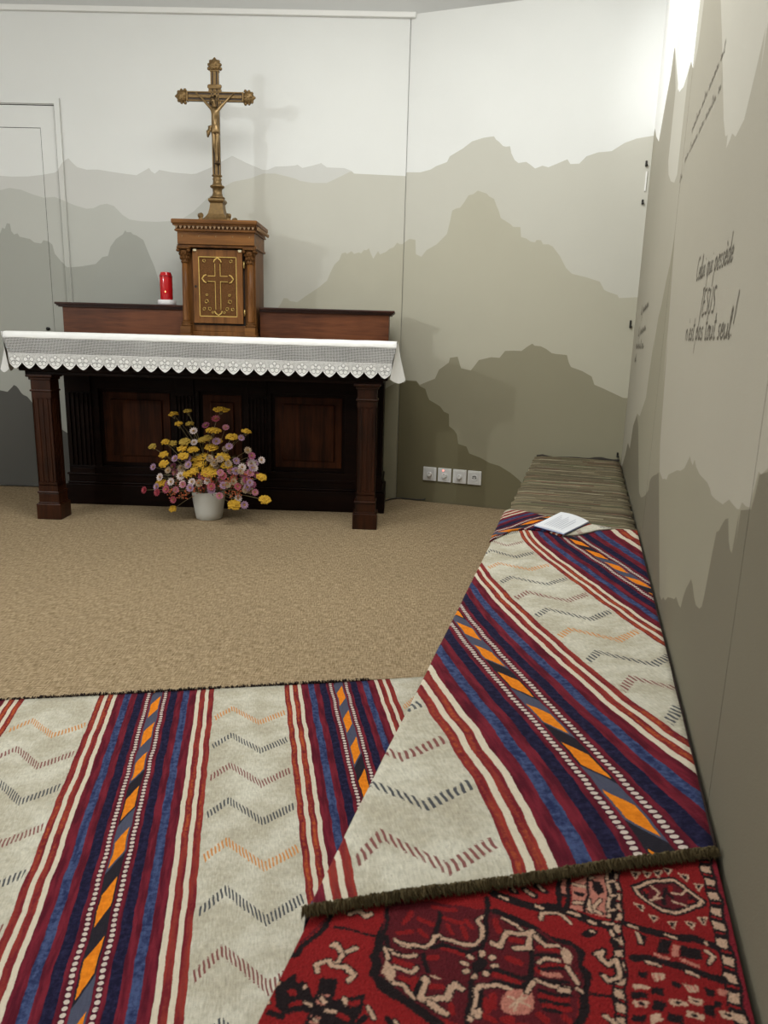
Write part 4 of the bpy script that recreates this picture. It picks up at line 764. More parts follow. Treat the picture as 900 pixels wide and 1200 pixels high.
# bench kilim, laid askew
KC=[0.1886,0.50908,-0.02668,-0.06857,0.06004,-0.06725,0.20188,0.05385,-0.10627,-0.1446,0.17292,0.00967,-0.00422,-0.07268,-0.01753,-0.00599,0.0167,0.01944,-0.0081]
def kil_u(a,b):
    x=max(-1.1,min(.92,a/.25)); y=(min(2.95,max(.62,b))-1.7)/1.2; s=0;k=0
    for i in range(5):
        for j in range(6-i):
            if i==4 and j>0: continue
            s+=KC[k]*x**i*y**j;k+=1
    return s
def lin(pts,x): return prof_at(pts,x)
NEAR=[(-.275,.716),(-.16,.781),(-.039,.842),(.089,.914),(.2245,.982)]
FAR=[(-.275,2.955),(-.26,2.972),(-.21,2.976),(-.146,2.937),(-.079,2.905),(.081,2.80),(.10,2.775),(.148,2.806),(.188,2.824),(.2245,2.815)]
e = bench_empty('bench_kilim',-.02,1.9,.352,'striped cream, maroon and blue kilim laid diagonally over the bench','rug')
def kz(a,b):
    z=.0168+.0009*sin(a*21+b*13)+.0007*sin(b*31-a*17)
    if b>2.70: z+=.0035*min(1,(b-2.70)/.08)
    return z
G=[];UVg=[]; NB=190; AC=[-.275,-.2725]+[-.268+(.2225+.268)*j/40 for j in range(41)]+[.2245]
for k in range(NB+1):
    t=k/NB; row=[];ru=[]
    for j,a in enumerate(AC):
        b=lin(NEAR,a)*(1-t)+lin(FAR,a)*t
        z=kz(a,b)+(-.030 if j==0 else -.005 if j==1 else -.004 if j==len(AC)-1 else 0)
        row.append(Vector((a+.02,b-1.9,z))); x=-(.45*a-.89*b)
        ru.append((kil_u(a,b), 1.93+(x-2.04)*1.08-2.9))
    G.append(row);UVg.append(ru)
grid_mesh('woven_field',G,UVg,M_KILIM,e,.0055)
fringe('fringe',[Vector((a+.02,b-1.9-.002,.015)) for a,b in NEAR],.013,2600,M_FRINGE,e,Vector((.45,-.9,0)).normalized(),.006)
mb=MB(); mb.tube([Vector((.2245+.02,.982+(2.81-.982)*i/40-1.9,.013+.001*sin(i*2.3))) for i in range(41)],.0032,6); mb.build('selvage',M_SELV,e,True)
# far end folded back on itself
TOP=[(-.277,2.950),(-.26,2.976),(-.21,2.980),(-.146,2.941),(-.079,2.909),(.0,2.875),(.081,2.83),(.130,2.790)]
BOT=[(-.277,2.47),(-.251,2.537),(-.22,2.650),(-.176,2.69),(-.099,2.684),(-.052,2.63),(.009,2.665),(.08,2.755),(.130,2.785)]
G=[];UVg=[]
for k in range(15):
    t=k/14; row=[];ru=[]
    for j in range(50):
        a=-.277+(.130+.277)*j/49; b=lin(BOT,a)*(1-t)+lin(TOP,a)*t
        z=kz(a,b)+.0062+(.002*sin(pi*t)) - (.003 if k==14 else 0) - (.004 if j==0 else 0)
        row.append(Vector((a+.02,b-1.9,z))); ru.append((.885*a-.465*b+1.427, -(.465*a+.885*b)))
    G.append(row);UVg.append(ru)
grid_mesh('folded_corner',G,UVg,M_KILIM,e,.0055)

# booklet on the fold
M_PAPER=plain('paper',(.72,.74,.78),.7,var=.03); M_BLUEP=plain('blue_cover',(.16,.22,.42),.6); M_PRINT=plain('grey_print',(.36,.38,.45),.8)
e=bench_empty('booklet',-.045,2.79,.3815,'open white booklet lying on the folded end of the kilim','booklet')
Q=[(-.144,2.707),(-.058,2.959),(.05,2.837),(-.034,2.62)]
q=[(a+.045,b-2.79) for a,b in Q]
def bil(s,t): # s along long side, t across
    a=Vector(q[0]).lerp(Vector(q[1]),s); b=Vector(q[3]).lerp(Vector(q[2]),s); return a.lerp(b,t)
MB().prism([(p[0]*1.015,p[1]*1.015) for p in q],0,.0012).build('cover',M_BLUEP,e)
V=[];F=[]
for i in range(9):
    for j in range(13):
        s,t=i/8,j/12; p=bil(.005+.99*s,.005+.99*t); V.append(Vector((p.x,p.y,.004+.006*sin(pi*t)*(.5+.5*s)+.002*s)))
for i in range(8):
    for j in range(12): a=i*13+j; F.append((a,a+1,a+14,a+13))
n=len(V)
for v in list(V): V.append(Vector((v.x,v.y,.0013)))
rim=[j for j in range(13)]+[i*13+12 for i in range(1,9)]+[8*13+j for j in range(11,-1,-1)]+[i*13 for i in range(7,0,-1)]
for i in range(len(rim)): a,b=rim[i],rim[(i+1)%len(rim)]; F.append((a,a+n,b+n,b))
mesh_obj('pages',V,F,M_PAPER,e)
mb=MB()
for k in range(8):
    t=.22+.08*k
    P4=[bil(.12,t),bil(.80-.1*(k%3),t),bil(.80-.1*(k%3),t+.018),bil(.12,t+.018)]
    hs=[.0046+.006*sin(pi*tt)*(.5+.5*ss)+.002*ss for ss,tt in((.12,t),(.8,t),(.8,t+.018),(.12,t+.018))]
    mb.bm.faces.new([mb.bm.verts.new((p.x,p.y,h)) for p,h in zip(P4,hs)])
mb.build('print',M_PRINT,e)
# ------------------------------------------------------------------ altar
M_ALT = wood('dark_mahogany',(.006,.002,.001),(.048,.014,.005),2,1.0,.36,.22)
M_ALTH = wood('dark_mahogany_across',(.0025,.0009,.0006),(.010,.003,.0014),0,1.0,.45,.09)
M_ALTP = wood('mahogany_panel',(.003,.0010,.0005),(.066,.018,.0055),2,.8,.45,.10)
AX, AY = -1.06, 4.22
e = empty('altar',(AX,AY,0),0,'long dark wooden altar table on fluted pillars under a white lace cloth','altar')
def L(mb,x0,x1,y0,y1,z0,z1,bev=0): mb.box(x0-AX,x1-AX,y0-AY,y1-AY,z0,z1,bev); return mb
L(MB(),-2.085,-.035,3.958,4.80,.93,1.0145,.006).build('table_top',M_ALTH,e)
mb=MB()
for (o_,z0,z1) in ((.0,.86,.93),(-.012,.845,.862),(.022,.815,.847),(.045,.795,.817)):
    L(mb,-2.066+o_,-.055-o_,3.975+o_*.8,4.78,z0,z1,.004)
mb.build('cornice',M_ALTH,e)
def pillar(x0,x1,y0,y1,name):
    mb=MB(); L(mb,x0-.006,x1+.006,y0-.006,y1+.008,0,.088,.003); b=None
    base=mb.build(name,M_ALT,e)
    mb=MB(); L(mb,x0+.003,x1-.003,y0+.003,y1,.088,.096,.002); L(mb,x0+.006,x1-.004,y0+.006,y1-.002,.096,.146,.003)
    L(mb,x0+.001,x1-.001,y0,y1,.146,.158,.004); L(mb,x0+.009,x1-.009,y0+.008,y1-.006,.158,.195)
    mb.build('plinth',M_ALT,base)
    # shaft with raised fillets between flutes
    mb=MB(); L(mb,x0+.013,x1-.013,y0+.013,y1-.013,.19,.70)
    wd=(x1-x0-.018); n=4
    for k in range(n+1):
        xc=x0+.009+wd*k/n; L(mb,max(x0+.009,xc-.0055),min(x1-.009,xc+.0055),y0+.008,y0+.016,.205,.675,.0012)
        dy=(y1-y0-.014); yc=y0+.008+dy*k/n
        for xx in ((x1-.016,x1-.009),(x0+.009,x0+.016)): L(mb,*xx,max(y0+.008,yc-.0055),min(y1-.006,yc+.0055),.205,.675,.0012)
    L(mb,x0+.009,x1-.009,y0+.008,y1-.006,.19,.210); L(mb,x0+.009,x1-.009,y0+.008,y1-.006,.668,.705)
    mb.build('fluted_shaft',M_ALT,base)
    mb=MB()
    for k in range(n):
        xc=x0+.009+wd*(k+.5)/n; mb.ball((xc-AX,y0+.013-AY,.2115),.006,1,(1,.6,.8))
    mb.build('flute_stops',M_ALTP,base,True)
    mb=MB(); L(mb,x0+.002,x1-.002,y0+.001,y1,.705,.716,.004); L(mb,x0+.009,x1-.009,y0+.008,y1-.006,.716,.768)
    L(mb,x0+.001,x1-.001,y0,y1,.768,.782,.003); L(mb,x0-.010,x1+.010,y0-.010,y1+.01,.782,.797,.004)
    mb.build('capital',M_ALT,base)
pillar(-2.004,-1.880,4.005,4.122,'pillar')
pillar(-.245,-.122,4.005,4.122,'pillar')
# back of the altar: plinth, framed panels, flat fluted pilasters
mb=MB(); L(mb,-2.02,-.085,4.40,4.80,0,.125,.003); L(mb,-2.01,-.095,4.41,4.79,.125,.140,.005); L(mb,-2.005,-.1,4.418,4.79,.140,.18,.002); L(mb,-2.012,-.094,4.410,4.79,.18,.192,.004)
mb.build('plinth_board',M_ALTH,e)
mb=MB(); L(mb,-2.0,-.105,4.45,4.79,.19,.80)
for x0,x1 in ((-2.0,-1.80),(-1.36,-1.20),(-.93,-.77),(-.33,-.105)): L(mb,x0,x1,4.425,4.452,.19,.80,.002)
L(mb,-2.0,-.105,4.424,4.452,.19,.235,.002); L(mb,-2.0,-.105,4.424,4.452,.70,.80,.002)
mb.build('back_frame',M_ALTH,e)
for x0,x1 in ((-1.78,-1.38),(-1.18,-.95),(-.75,-.35)):
    mb=MB(); L(mb,x0,x1,4.444,4.452,.26,.68,.002); L(mb,x0+.045,x1-.045,4.432,4.450,.30,.64,.006); mb.build('back_panel',M_ALTP,e)
for x0,x1 in ((-1.975,-1.84),(-1.335,-1.225),(-.905,-.795),(-.24,-.11)):
    mb=MB(); L(mb,x0,x1,4.412,4.43,.19,.225,.002)
    n=5; wd=x1-x0
    for k in range(n+1):
        xc=x0+wd*k/n; L(mb,max(x0,xc-.005),min(x1,xc+.005),4.414,4.43,.24,.67,.001)
    L(mb,x0,x1,4.41,4.43,.68,.79,.002); mb.build('rear_pilaster',M_ALTH,e)

# altar cloth
def t_net():
    t=NT('sheer_net'); x,y,z=t.coord()
    n=t.noise(t.vec(x*6,y*6,z*14),1,2)
    gx=(x/.0062).fract(); gz=((z+y)/.0062).fract()
    hole=((gx-.5).abs()<.37)*((gz-.5).abs()<.37)
    t.set((.80,.80,.79),.9,0,.1)
    tr=t.t.nodes.new('ShaderNodeBsdfTransparent'); mx=t.t.nodes.new('ShaderNodeMixShader')
    t.link(hole*.80+.14+ (n-.5)*.2,mx.inputs[0]); t.t.links.new(t.b.outputs[0],mx.inputs[1]); t.t.links.new(tr.outputs[0],mx.inputs[2]); t.t.links.new(mx.outputs[0],t.out.inputs[0])
    return t.m
PITCH_S=.0735
def t_lace():
    t=NT('lace_flowers'); u,v=t.uv()     # u along hem in scallops, v metres above the tip line
    fu=((u).fract()-.5)*PITCH_S
    vv=v-.036
    def ring(cx,cy,r,w,sx=1.0):
        a=((fu-cx)/sx); b=vv-cy; return ((a*a+b*b).sqrt()-r).abs()<w
    def disc(cx,cy,r):
        a=(fu-cx); b=vv-cy; return (a*a+b*b)<r*r
    line=ring(0,.026,.0085,.0011)
    for cx,cy in ((-.0165,.012),(.0165,.012),(-.011,-.008),(.011,-.008)): line=line.max(ring(cx,cy,.0115,.0011))
    dots=disc(0,.004,.0024)
    for k in range(5):
        a=2*pi*k/5+.3; dots=dots.max(disc(.0075*cos(a),.003+.0075*sin(a),.0017))
    inside=disc(0,.026,.0095)
    for cx,cy in ((-.0165,.012),(.0165,.012),(-.011,-.008),(.011,-.008),(0,-.018),(0,0)): inside=inside.max(disc(cx,cy,.0125))
    inside=inside.max(vv<-.010)
    gx=(u*PITCH_S/.0055).fract(); gz=(v/.0055).fract()
    hole=((gx-.5).abs()<.30)*((gz-.5).abs()<.30)*(inside<.5)
    n=t.noise(t.vec(u*40,v*900),1,2)
    t.set(t.mul((.86,.86,.85),n*.2+.88),.9,0,.1); t.bump(n,.001)
    tr=t.t.nodes.new('ShaderNodeBsdfTransparent'); mx=t.t.nodes.new('ShaderNodeMixShader')
    t.link((hole*.72).max(line*.70).max(dots*.9),mx.inputs[0]); t.t.links.new(t.b.outputs[0],mx.inputs[1]); t.t.links.new(tr.outputs[0],mx.inputs[2]); t.t.links.new(mx.outputs[0],t.out.inputs[0])
    return t.m
M_NET=t_net(); M_LACE=t_lace()
M_CLOTH=plain('white_linen',(.84,.84,.83),.9,var=.06,vscale=30,bump=.0015,bscale=60,spec=.15)
CXc,CYc,CZc=-1.06,4.15,1.015
e=empty('altar_cloth',(CXc,CYc,CZc),0,'white altar cloth with a sheer band and scalloped flower lace hem','tablecloth')
XL,XR,YFc=-2.092,-.034,3.946
def c3(x,y,z): return Vector((x-CXc,y-CYc,z-CZc))
# top sheet rolling over the front edge
prof=[(4.37,1.0195),(4.2,1.0200),(4.06,1.0198),(3.99,1.0195),(3.962,1.017),(3.952,1.010),(3.948,1.000),(3.946,.990)]
G=[]
for i in range(83):
    x=XL+(XR-XL)*i/82
    G.append([c3(x, y-(.0012*sin(x*19)+.0008*sin(x*47) if k>4 else 0), z+.0009*sin(x*31+k)) for k,(y,z) in enumerate(prof)])
grid_mesh('linen_top',G,[[(0,0)]*len(prof) for _ in G],M_CLOTH,e,.003)
def wave(x): return .0030*sin(x*13)+.0018*sin(x*37+1)
# sheer band
G=[]
for i in range(165):
    x=XL+(XR-XL)*i/164
    s_=i/164
    G.append([c3(XL+.022*t*(1-s_)**20+(XR-XL)*s_-.022*t*s_**20,YFc-.001-wave(x)*t*.8,.991-.083*t) for t in (0,.33,.66,1)])
grid_mesh('sheer_band',G,[[(0,0)]*4 for _ in G],M_NET,e)
# scalloped lace: heart-shaped tongues
def scal(f): # 0 at tip .. 1 at cusp
    q=abs(f-.5)*2; return q**1.55
def lace(name,P0,P1,n,ztip,zt,phase=0.0,drop0=0,drop1=0,wv=True,cusp=.031):
    G=[];UVg=[]; m=n*16
    for i in range(m+1):
        s=i/m; f=(s*n+phase); zb=ztip+cusp*scal(f%1.0); p=P0.lerp(P1,s); dz=drop0*(1-s)+drop1*s
        row=[];ru=[]
        for k in range(7):
            t=k/6; z=zt*(1-t)+zb*t
            off_=wave(p.x)*(.8+.4*t) if wv else 0
            row.append(c3(p.x,p.y-off_-.001,z-dz)); ru.append((f,z-ztip))
        G.append(row);UVg.append(ru)
    return grid_mesh(name,G,UVg,M_LACE,e)
lace('lace_hem',Vector((XL+.022,YFc,0)),Vector((XR-.022,YFc,0)),28,.829,.909)
# side drops: fabric gathers and hangs outwards
def side(xe,sg,name,y1):
    G=[];UVg=[]
    n=40
    for i in range(n+1):
        s=i/n; y=YFc-.002+(y1-YFc)*s; row=[];ru=[]
        zb=.805+.028*scal((s*6)%1.0)*.8
        for k in range(12):
            t=k/11; z=1.017*(1-t)+zb*t
            q_=min(1,s/.16); out=.004-.034*t*(1-q_)+(.052*t**1.1*(1-.5*s)+.008*sin(s*18)*t)*q_
            row.append(c3(xe+sg*out, y-.012*t*(1-s), z)); ru.append((s*6, z-zb+.0))
        G.append(row);UVg.append(ru)
    return grid_mesh(name,G,UVg,[M_CLOTH],e,)
side(XR,1,'side_drop',4.36); side(XL,-1,'side_drop',4.36)

# ------------------------------------------------------------------ ledges behind the table top
M_RED=wood('red_brown_wood',(.05,.014,.005),(.17,.055,.020),0,1.0,.45,.25)
M_REDD=wood('dark_red_brown_wood',(.016,.005,.003),(.05,.015,.007),0,1.0,.4,.25)
def ledge(x0,x1,l0,l1,label):
    cx=(x0+x1)/2; g=empty('altar_ledge',(cx,4.62,1.0145),0,label,'ledge','ledges either side of the tabernacle')
    MB().box(x0-cx,x1-cx,-.12,.13,0,.150,.003).build('riser',M_RED,g)
    mb=MB(); mb.box(l0-cx,l1-cx,-.150,.14,.163,.176,.004); mb.box(l0-cx+.008*(l0<x0),l1-cx-.008*(l1>x1),-.142,.14,.156,.164,.002); mb.box(l0-cx+.016*(l0<x0),l1-cx-.016*(l1>x1),-.134,.14,.149,.157,.002)
    mb.build('top_moulding',M_REDD,g); return g
ledge(-2.012,-1.262,-2.046,-1.262,'red-brown wooden ledge carrying the candle, left of the tabernacle')
ledge(-.845,-.088,-.845,-.056,'bare red-brown wooden ledge right of the tabernacle')

# ------------------------------------------------------------------ tabernacle
M_OAK=wood('oak_brown',(.07,.026,.006),(.235,.098,.025),0,1.0,.42,.22)
M_OAKV=wood('oak_brown_upright',(.07,.025,.006),(.235,.095,.024),2,1.0,.42,.22)
M_OAKD=wood('oak_dark',(.045,.022,.010),(.12,.06,.026),2,1.0,.45)
M_CARV=plain('carved_oak',(.115,.048,.013),.6,spec=.15,var=.5,vscale=140,bump=.004,bscale=160)
M_GOLD=plain('gilding',(.62,.43,.13),.38,.75,var=.25,vscale=90)
M_IVORY=plain('ivory',(.62,.55,.36),.5)
M_VOID=plain('dark_recess',(.012,.008,.005),.8)
TX,TY,TZ=-1.075,4.55,1.0145
e=empty('tabernacle',(TX,TY,TZ),0,'carved wooden tabernacle cabinet with columns and a gilded cross on its door','cabinet')
def T(mb,x0,x1,y0,y1,z0,z1,bev=0): mb.box(x0,x1,y0-TY,y1-TY,z0-TZ,z1-TZ,bev); return mb
mb=MB(); T(mb,-.212,.212,4.475,4.725,1.075,1.515); T(mb,-.215,.215,4.455,4.725,TZ,1.045,.003); T(mb,-.205,.205,4.463,4.725,1.045,1.082,.003)
T(mb,-.225,.225,4.43,4.73,1.508,1.522,.003)
mb.build('body',M_OAKV,e)
T(MB(),-.150,.150,4.466,4.48,1.082,1.508).build('recess',M_VOID,e)
T(MB(),-.218,.218,4.418,4.728,1.522,1.592,.002).build('frieze',M_OAK,e)
mb=MB(); T(mb,-.241,.241,4.38,4.735,1.627,1.652,.006); T(mb,-.236,.236,4.388,4.733,1.618,1.629,.004); T(mb,-.229,.229,4.400,4.731,1.590,1.600,.003); T(mb,-.224,.224,4.408,4.730,1.598,1.620)
co_=mb.build('cornice',M_OAK,e)
mb=MB()
for k in range(19):  # row of small pointed teeth under the cornice
    x=-.215+.43*k/18
    Mx=Matrix.Translation((x,4.396-TY,1.6185-TZ))@Matrix.Rotation(pi/2,4,'X')
    mb.prism([(-.0105,0),(0,-.0165),(.0105,0)],-.012,0,M=Mx)
for k in range(12):
    y=4.41+.31*k/11
    Mx=Matrix.Translation((.236,y-TY,1.6185-TZ))@Matrix.Rotation(pi/2,4,'Z')@Matrix.Rotation(pi/2,4,'X')
    mb.prism([(-.0105,0),(0,-.0165),(.0105,0)],-.0,.012,M=Mx)
mb.build('teeth',plain('light_oak',(.33,.20,.10),.5),co_)
mb=MB()
M_STUD=plain('worn_gilding',(.30,.19,.08),.5,.4)
for k in range(5): # little inlaid studs along the frieze
    MB().ball((-.19+.095*k,4.418-TY,1.565-TZ),.0045,1,(1,.5,1)).build('stud',M_STUD,e,True)
def column(x):
    y=4.445; c=(x,y-TY,-TZ)
    g=MB().lathe([(.0,1.098),(.0215,1.098),(.0195,1.11),(.0185,1.25),(.0165,1.425),(0,1.425)],20,c).build('column',M_OAKV,e,True)
    mb=MB(); T(mb,x-.036,x+.036,y-.036,4.49,TZ+.0005,1.030,.002); T(mb,x-.031,x+.031,y-.031,4.49,1.030,1.072,.003); mb.build('pedestal',M_OAK,g)
    MB().lathe([(0,1.072),(.031,1.072),(.032,1.079),(.026,1.085),(.025,1.088),(.028,1.093),(.024,1.099),(0,1.099)],20,c).build('column_base',M_CARV,g,True)
    mb=MB(); mb.lathe([(0,1.424),(.020,1.424),(.0215,1.43),(.0185,1.434),(.020,1.45),(.025,1.475),(.029,1.490),(0,1.492)],16,c)
    for k in range(8):  # leaves
        a=2*pi*k/8; mb.ball((x+.022*cos(a),y-TY+.022*sin(a),1.452-TZ),.008,1,(.9,.9,1.8)); 
        a+=pi/8; mb.ball((x+.027*cos(a),y-TY+.027*sin(a),1.472-TZ),.0075,1,(.9,.9,1.5))
    for sx in(-1,1):
        for sy in(-1,1): mb.ball((x+sx*.030,y-TY+sy*.026,1.489-TZ),.0115,1,(1,1,.9))
    T(mb,x-.036,x+.036,y-.033,4.48,1.497,1.509,.002)
    mb.build('capital',M_CARV,g,True)
column(-.187); column(.187)
# door with gilded border and cross
mb=MB(); dx0,dx1,dz0,dz1=-.143,.143,1.092,1.498; YD=4.448
T(mb,dx0,dx1,YD+.006,YD+.020,dz0,dz1,.001)
for a in ((dx0,dx0+.034,dz0,dz1),(dx1-.034,dx1,dz0,dz1),(dx0+.034,dx1-.034,dz0,dz0+.038),(dx0+.034,dx1-.034,dz1-.038,dz1)): T(mb,a[0],a[1],YD-.004,YD+.008,a[2],a[3],.0015)
door=mb.build('cabinet_door',M_OAKV,e)
T(MB(),dx0+.034,dx1-.034,YD+.002,YD+.007,dz0+.038,dz1-.038).build('carved_panel',M_CARV,door)
mb=MB(); b0,b1,b2,b3=dx0+.032,dx1-.032,dz0+.036,dz1-.036
for a in ((b0,b0+.006,b2,b3),(b1-.006,b1,b2,b3),(b0,b1,b2,b2+.006),(b0,b1,b3-.006,b3)): T(mb,a[0],a[1],YD-.0035,YD+.004,a[2],a[3],.001)
mb.build('gilded_border',M_GOLD,door)
def budded(cx,cz,up,dn,sd,w,bw):
    """latin cross outline with flared pointed ends"""
    def arm(L_,ang):
        P_=[(w,L_-.030),(bw,L_-.026),(bw*.8,L_-.014),(w*1.1,L_-.012),(0,L_)]
        P_=[(w,w)]+P_+[(-x,y) for x,y in P_[-2::-1]]
        ca,sa=cos(ang),sin(ang); return [(x*ca-y*sa,x*sa+y*ca) for x,y in P_]
    pts=arm(up,0)+arm(sd,pi/2)+arm(dn,pi)+arm(sd,-pi/2)
    return [(cx+x,cz+y) for x,y in pts]
MY=Matrix(((1,0,0,0),(0,0,-1,YD-TY),(0,1,0,-TZ),(0,0,0,1)))  # x,y outline -> x,z, extrude towards the front
cz=1.340
g=MB().prism(budded(0,cz,.118,.205,.093,.0165,.024),-.003,.0045,M=MY).build('gilded_cross',M_GOLD,door)
MB().prism(budded(0,cz,.112,.199,.087,.0130,.0198),-.003,.0065,M=MY).build('cross_core',M_CARV,g)
mb=MB()
def curl(cx,cz,s,fl):
    pts=[]
    for i in range(22):
        a=i/21*3.1*pi; r=.016*(1-i/22)**1.3*s; pts.append((cx+fl*r*cos(a)+fl*.010*i/21,YD-.001-TY,cz+r*sin(a)*1.2+.020*(i/21)*s-TZ))
    MB().tube(pts,[.0008+.0011*sin(pi*i/21) for i in range(22)],5).build('gilded_scroll',M_GOLD,door,True)
for fl in(-1,1):
    curl(fl*.074,1.430,.8,fl); curl(fl*.070,1.205,1.0,-fl); curl(fl*.048,1.165,.9,fl); curl(fl*.085,1.165,.8,-fl); curl(fl*.062,1.245,.6,fl); curl(fl*.03,1.148,.6,fl)
for x in(-.128,.130): T(MB(),x-.010,x+.010,YD-.010,YD+.005,1.487,1.500,.003).build('door_stop',M_IVORY,e)
M_BRASS=plain('brass',(.45,.33,.12),.4,.8)
for z in(1.42,1.155): MB().lathe([(0,-.018),(.006,-.018),(.006,.018),(0,.018)],10,(.150,YD+.006-TY,z-TZ)).build('hinge',M_BRASS,door,True)
mb=MB(); mb.lathe([(0,0),(.007,0),(.007,.004),(0,.004)],10,M=Matrix.Translation((-.128,YD-.002-TY,1.295-TZ))@Matrix.Rotation(pi/2,4,'X')); mb.build('keyhole',M_VOID,door)

# ------------------------------------------------------------------ crucifix
M_BRZ=plain('aged_brass',(.20,.125,.05),.45,.65,var=.45,vscale=70,bump=.0012,bscale=180)
M_BRZD=plain('dark_brass',(.07,.043,.018),.5,.6,var=.4,vscale=60)
M_FIG=plain('gilt_bronze',(.25,.165,.075),.40,.7,var=.25,vscale=50)
M_CWOOD=wood('dark_cross_wood',(.02,.010,.005),(.06,.032,.014),2,1.5,.5)
KX,KY,KZ=-1.097,4.575,1.6525
e=empty('crucifix',(KX,KY,KZ),0,'brass standing crucifix with a gilt figure, on top of the tabernacle','crucifix')
def z_(z): return z-KZ
mb=MB()
mb.lathe([(0,z_(1.655)),(.112,z_(1.660)),(.108,z_(1.668)),(.084,z_(1.683)),(.066,z_(1.703)),(.055,z_(1.732)),(.050,z_(1.762)),(.058,z_(1.768)),(.064,z_(1.776)),(.060,z_(1.786)),(.040,z_(1.792)),(0,z_(1.792))],4,rot=pi/4)
bs=mb.build('pedestal',M_BRZ,e)
for sx in(-1,1):
    for sy in(-1,1):
        mb=MB(); mb.lathe([(0,-.009),(.014,-.009),(.014,.009),(0,.009)],14,M=Matrix.Translation((sx*.080,sy*.080,z_(1.687)))@Matrix.Rotation(sx*sy*pi/4,4,'Z')@Matrix.Rotation(pi/2,4,'X'))
        mb.box(sx*.080-.010,sx*.080+.010,sy*.080-.010,sy*.080+.010,.0003,z_(1.676),.003)
        mb.build('scroll_foot',M_BRZ,bs)
MB().lathe([(0,z_(1.790)),(.040,z_(1.790)),(.043,z_(1.797)),(.032,z_(1.803)),(.026,z_(1.822)),(.027,z_(1.842)),(.036,z_(1.848)),(.041,z_(1.853)),(.040,z_(1.859)),(.028,z_(1.864)),(.023,z_(1.885)),(.027,z_(1.895)),(.024,z_(1.899)),(.021,z_(1.906)),(.029,z_(1.910)),(.029,z_(1.916)),(0,z_(1.917))],20).build('knop_stem',M_BRZ,e,True)
zc=2.324
mb=MB()
mb.box(-.0215,.0215,-.008,.010,z_(1.914),z_(2.455)); mb.box(-.158,.158,-.0075,.0095,z_(zc-.024),z_(zc+.024))
cr=mb.build('cross',M_CWOOD,e)
mb=MB()
for x0,x1,z0,z1 in ((-.0225,-.0155,1.914,2.455),(.0155,.0225,1.914,2.455),(-.008,.008,1.914,2.455),(-.158,.158,zc+.018,zc+.025),(-.158,.158,zc-.025,zc-.018),(-.150,.150,zc-.008,zc+.008)):
    mb.box(x0,x1,-.0125,-.006,z_(z0),z_(z1),.0015)
for sx in(-1,1):
    for sz in(-1,1): mb.box(sx*.028-.008,sx*.028+.008,-.011,.008,z_(zc+sz*.031)-.008,z_(zc+sz*.031)+.008,.003)
mb.build('raised_edging',M_BRZ,cr)
def finial(x,z,ang):
    Mx=Matrix.Translation((x,0,z_(z)))@Matrix.Rotation(-ang,4,'Y')
    mb=MB(); mb.box(-.026,.026,-.014,.014,-.004,.006,.003,M=Mx)
    mb.ball((0,0,.030),.034,2,(1.0,.55,1.0),M=Mx)
    mb.lathe([(.020,.045),(.012,.060),(.004,.070),(0,.073)],12,M=Mx,sy=.6)
    for sx in(-1,1):
        mb.ball((sx*.032,0,.014),.011,1,M=Mx); mb.ball((sx*.031,0,.034),.010,1,M=Mx); mb.ball((sx*.022,0,.050),.010,1,M=Mx); mb.ball((sx*.012,-.012,.030),.009,1,M=Mx)
    mb.ball((0,-.014,.045),.008,1,M=Mx); mb.ball((0,-.014,.014),.008,1,M=Mx)
    return mb.build('leaf_finial',M_BRZ,cr,True)
finial(0,2.453,0); finial(-.156,zc,pi/2); finial(.156,zc,-pi/2)
mb=MB(); mb.box(-.033,.033,-.017,-.010,z_(2.362),z_(2.384),.002); mb.ball((-.034,-.013,z_(2.373)),.009,1,(.8,.5,1.3)); mb.ball((.034,-.013,z_(2.373)),.009,1,(.8,.5,1.3))
mb.build('title_plate',M_BRZ,cr,True)
# the figure: one skinned body
J={'pel':((.004,-.030,zc-.165),(.017,.013)),'wai':((.003,-.029,zc-.130),(.0135,.011)),'che':((.004,-.030,zc-.095),(.0195,.013)),'nec':((.003,-.034,zc-.058),(.008,.008)),
 'hd0':((-.003,-.040,zc-.042),(.0105,.0105)),'hd1':((-.006,-.043,zc-.020),(.0125,.0125)),
 'sl':((-.021,-.027,zc-.062),(.009,.009)),'el':((-.054,-.020,zc-.030),(.0062,.0062)),'wl':((-.084,-.014,zc+.000),(.0042,.0042)),'hl':((-.096,-.013,zc+.008),(.005,.003)),
 'sr':((.029,-.027,zc-.062),(.009,.009)),'er':((.062,-.020,zc-.028),(.0062,.0062)),'wr':((.089,-.014,zc+.002),(.0042,.0042)),'hr':((.101,-.013,zc+.010),(.005,.003)),
 'tl':((-.007,-.031,zc-.185),(.0115,.0115)),'kl':((-.004,-.037,zc-.245),(.0085,.0085)),'al':((.004,-.024,zc-.310),(.0050,.0050)),'fl':((.007,-.027,zc-.338),(.0055,.004)),
 'tr':((.014,-.030,zc-.185),(.0115,.0115)),'kr':((.012,-.036,zc-.248),(.0085,.0085)),'ar':((.009,-.026,zc-.312),(.0050,.0050)),'fr':((.009,-.033,zc-.342),(.0055,.004))}
ED=['pel-wai','wai-che','che-nec','nec-hd0','hd0-hd1','che-sl','sl-el','el-wl','wl-hl','che-sr','sr-er','er-wr','wr-hr','pel-tl','tl-kl','kl-al','al-fl','pel-tr','tr-kr','kr-ar','ar-fr']
K=list(J); me=bpy.data.meshes.new('figure'); me.from_pydata([(p[0],p[1],p[2]-KZ) for p,_ in J.values()],[tuple(K.index(q) for q in ed.split('-')) for ed in ED],[])
fg=bpy.data.objects.new('figure',me); COL.objects.link(fg); fg.parent=e
md=fg.modifiers.new('skin','SKIN'); md.use_smooth_shade=True
sv=me.skin_vertices[0].data
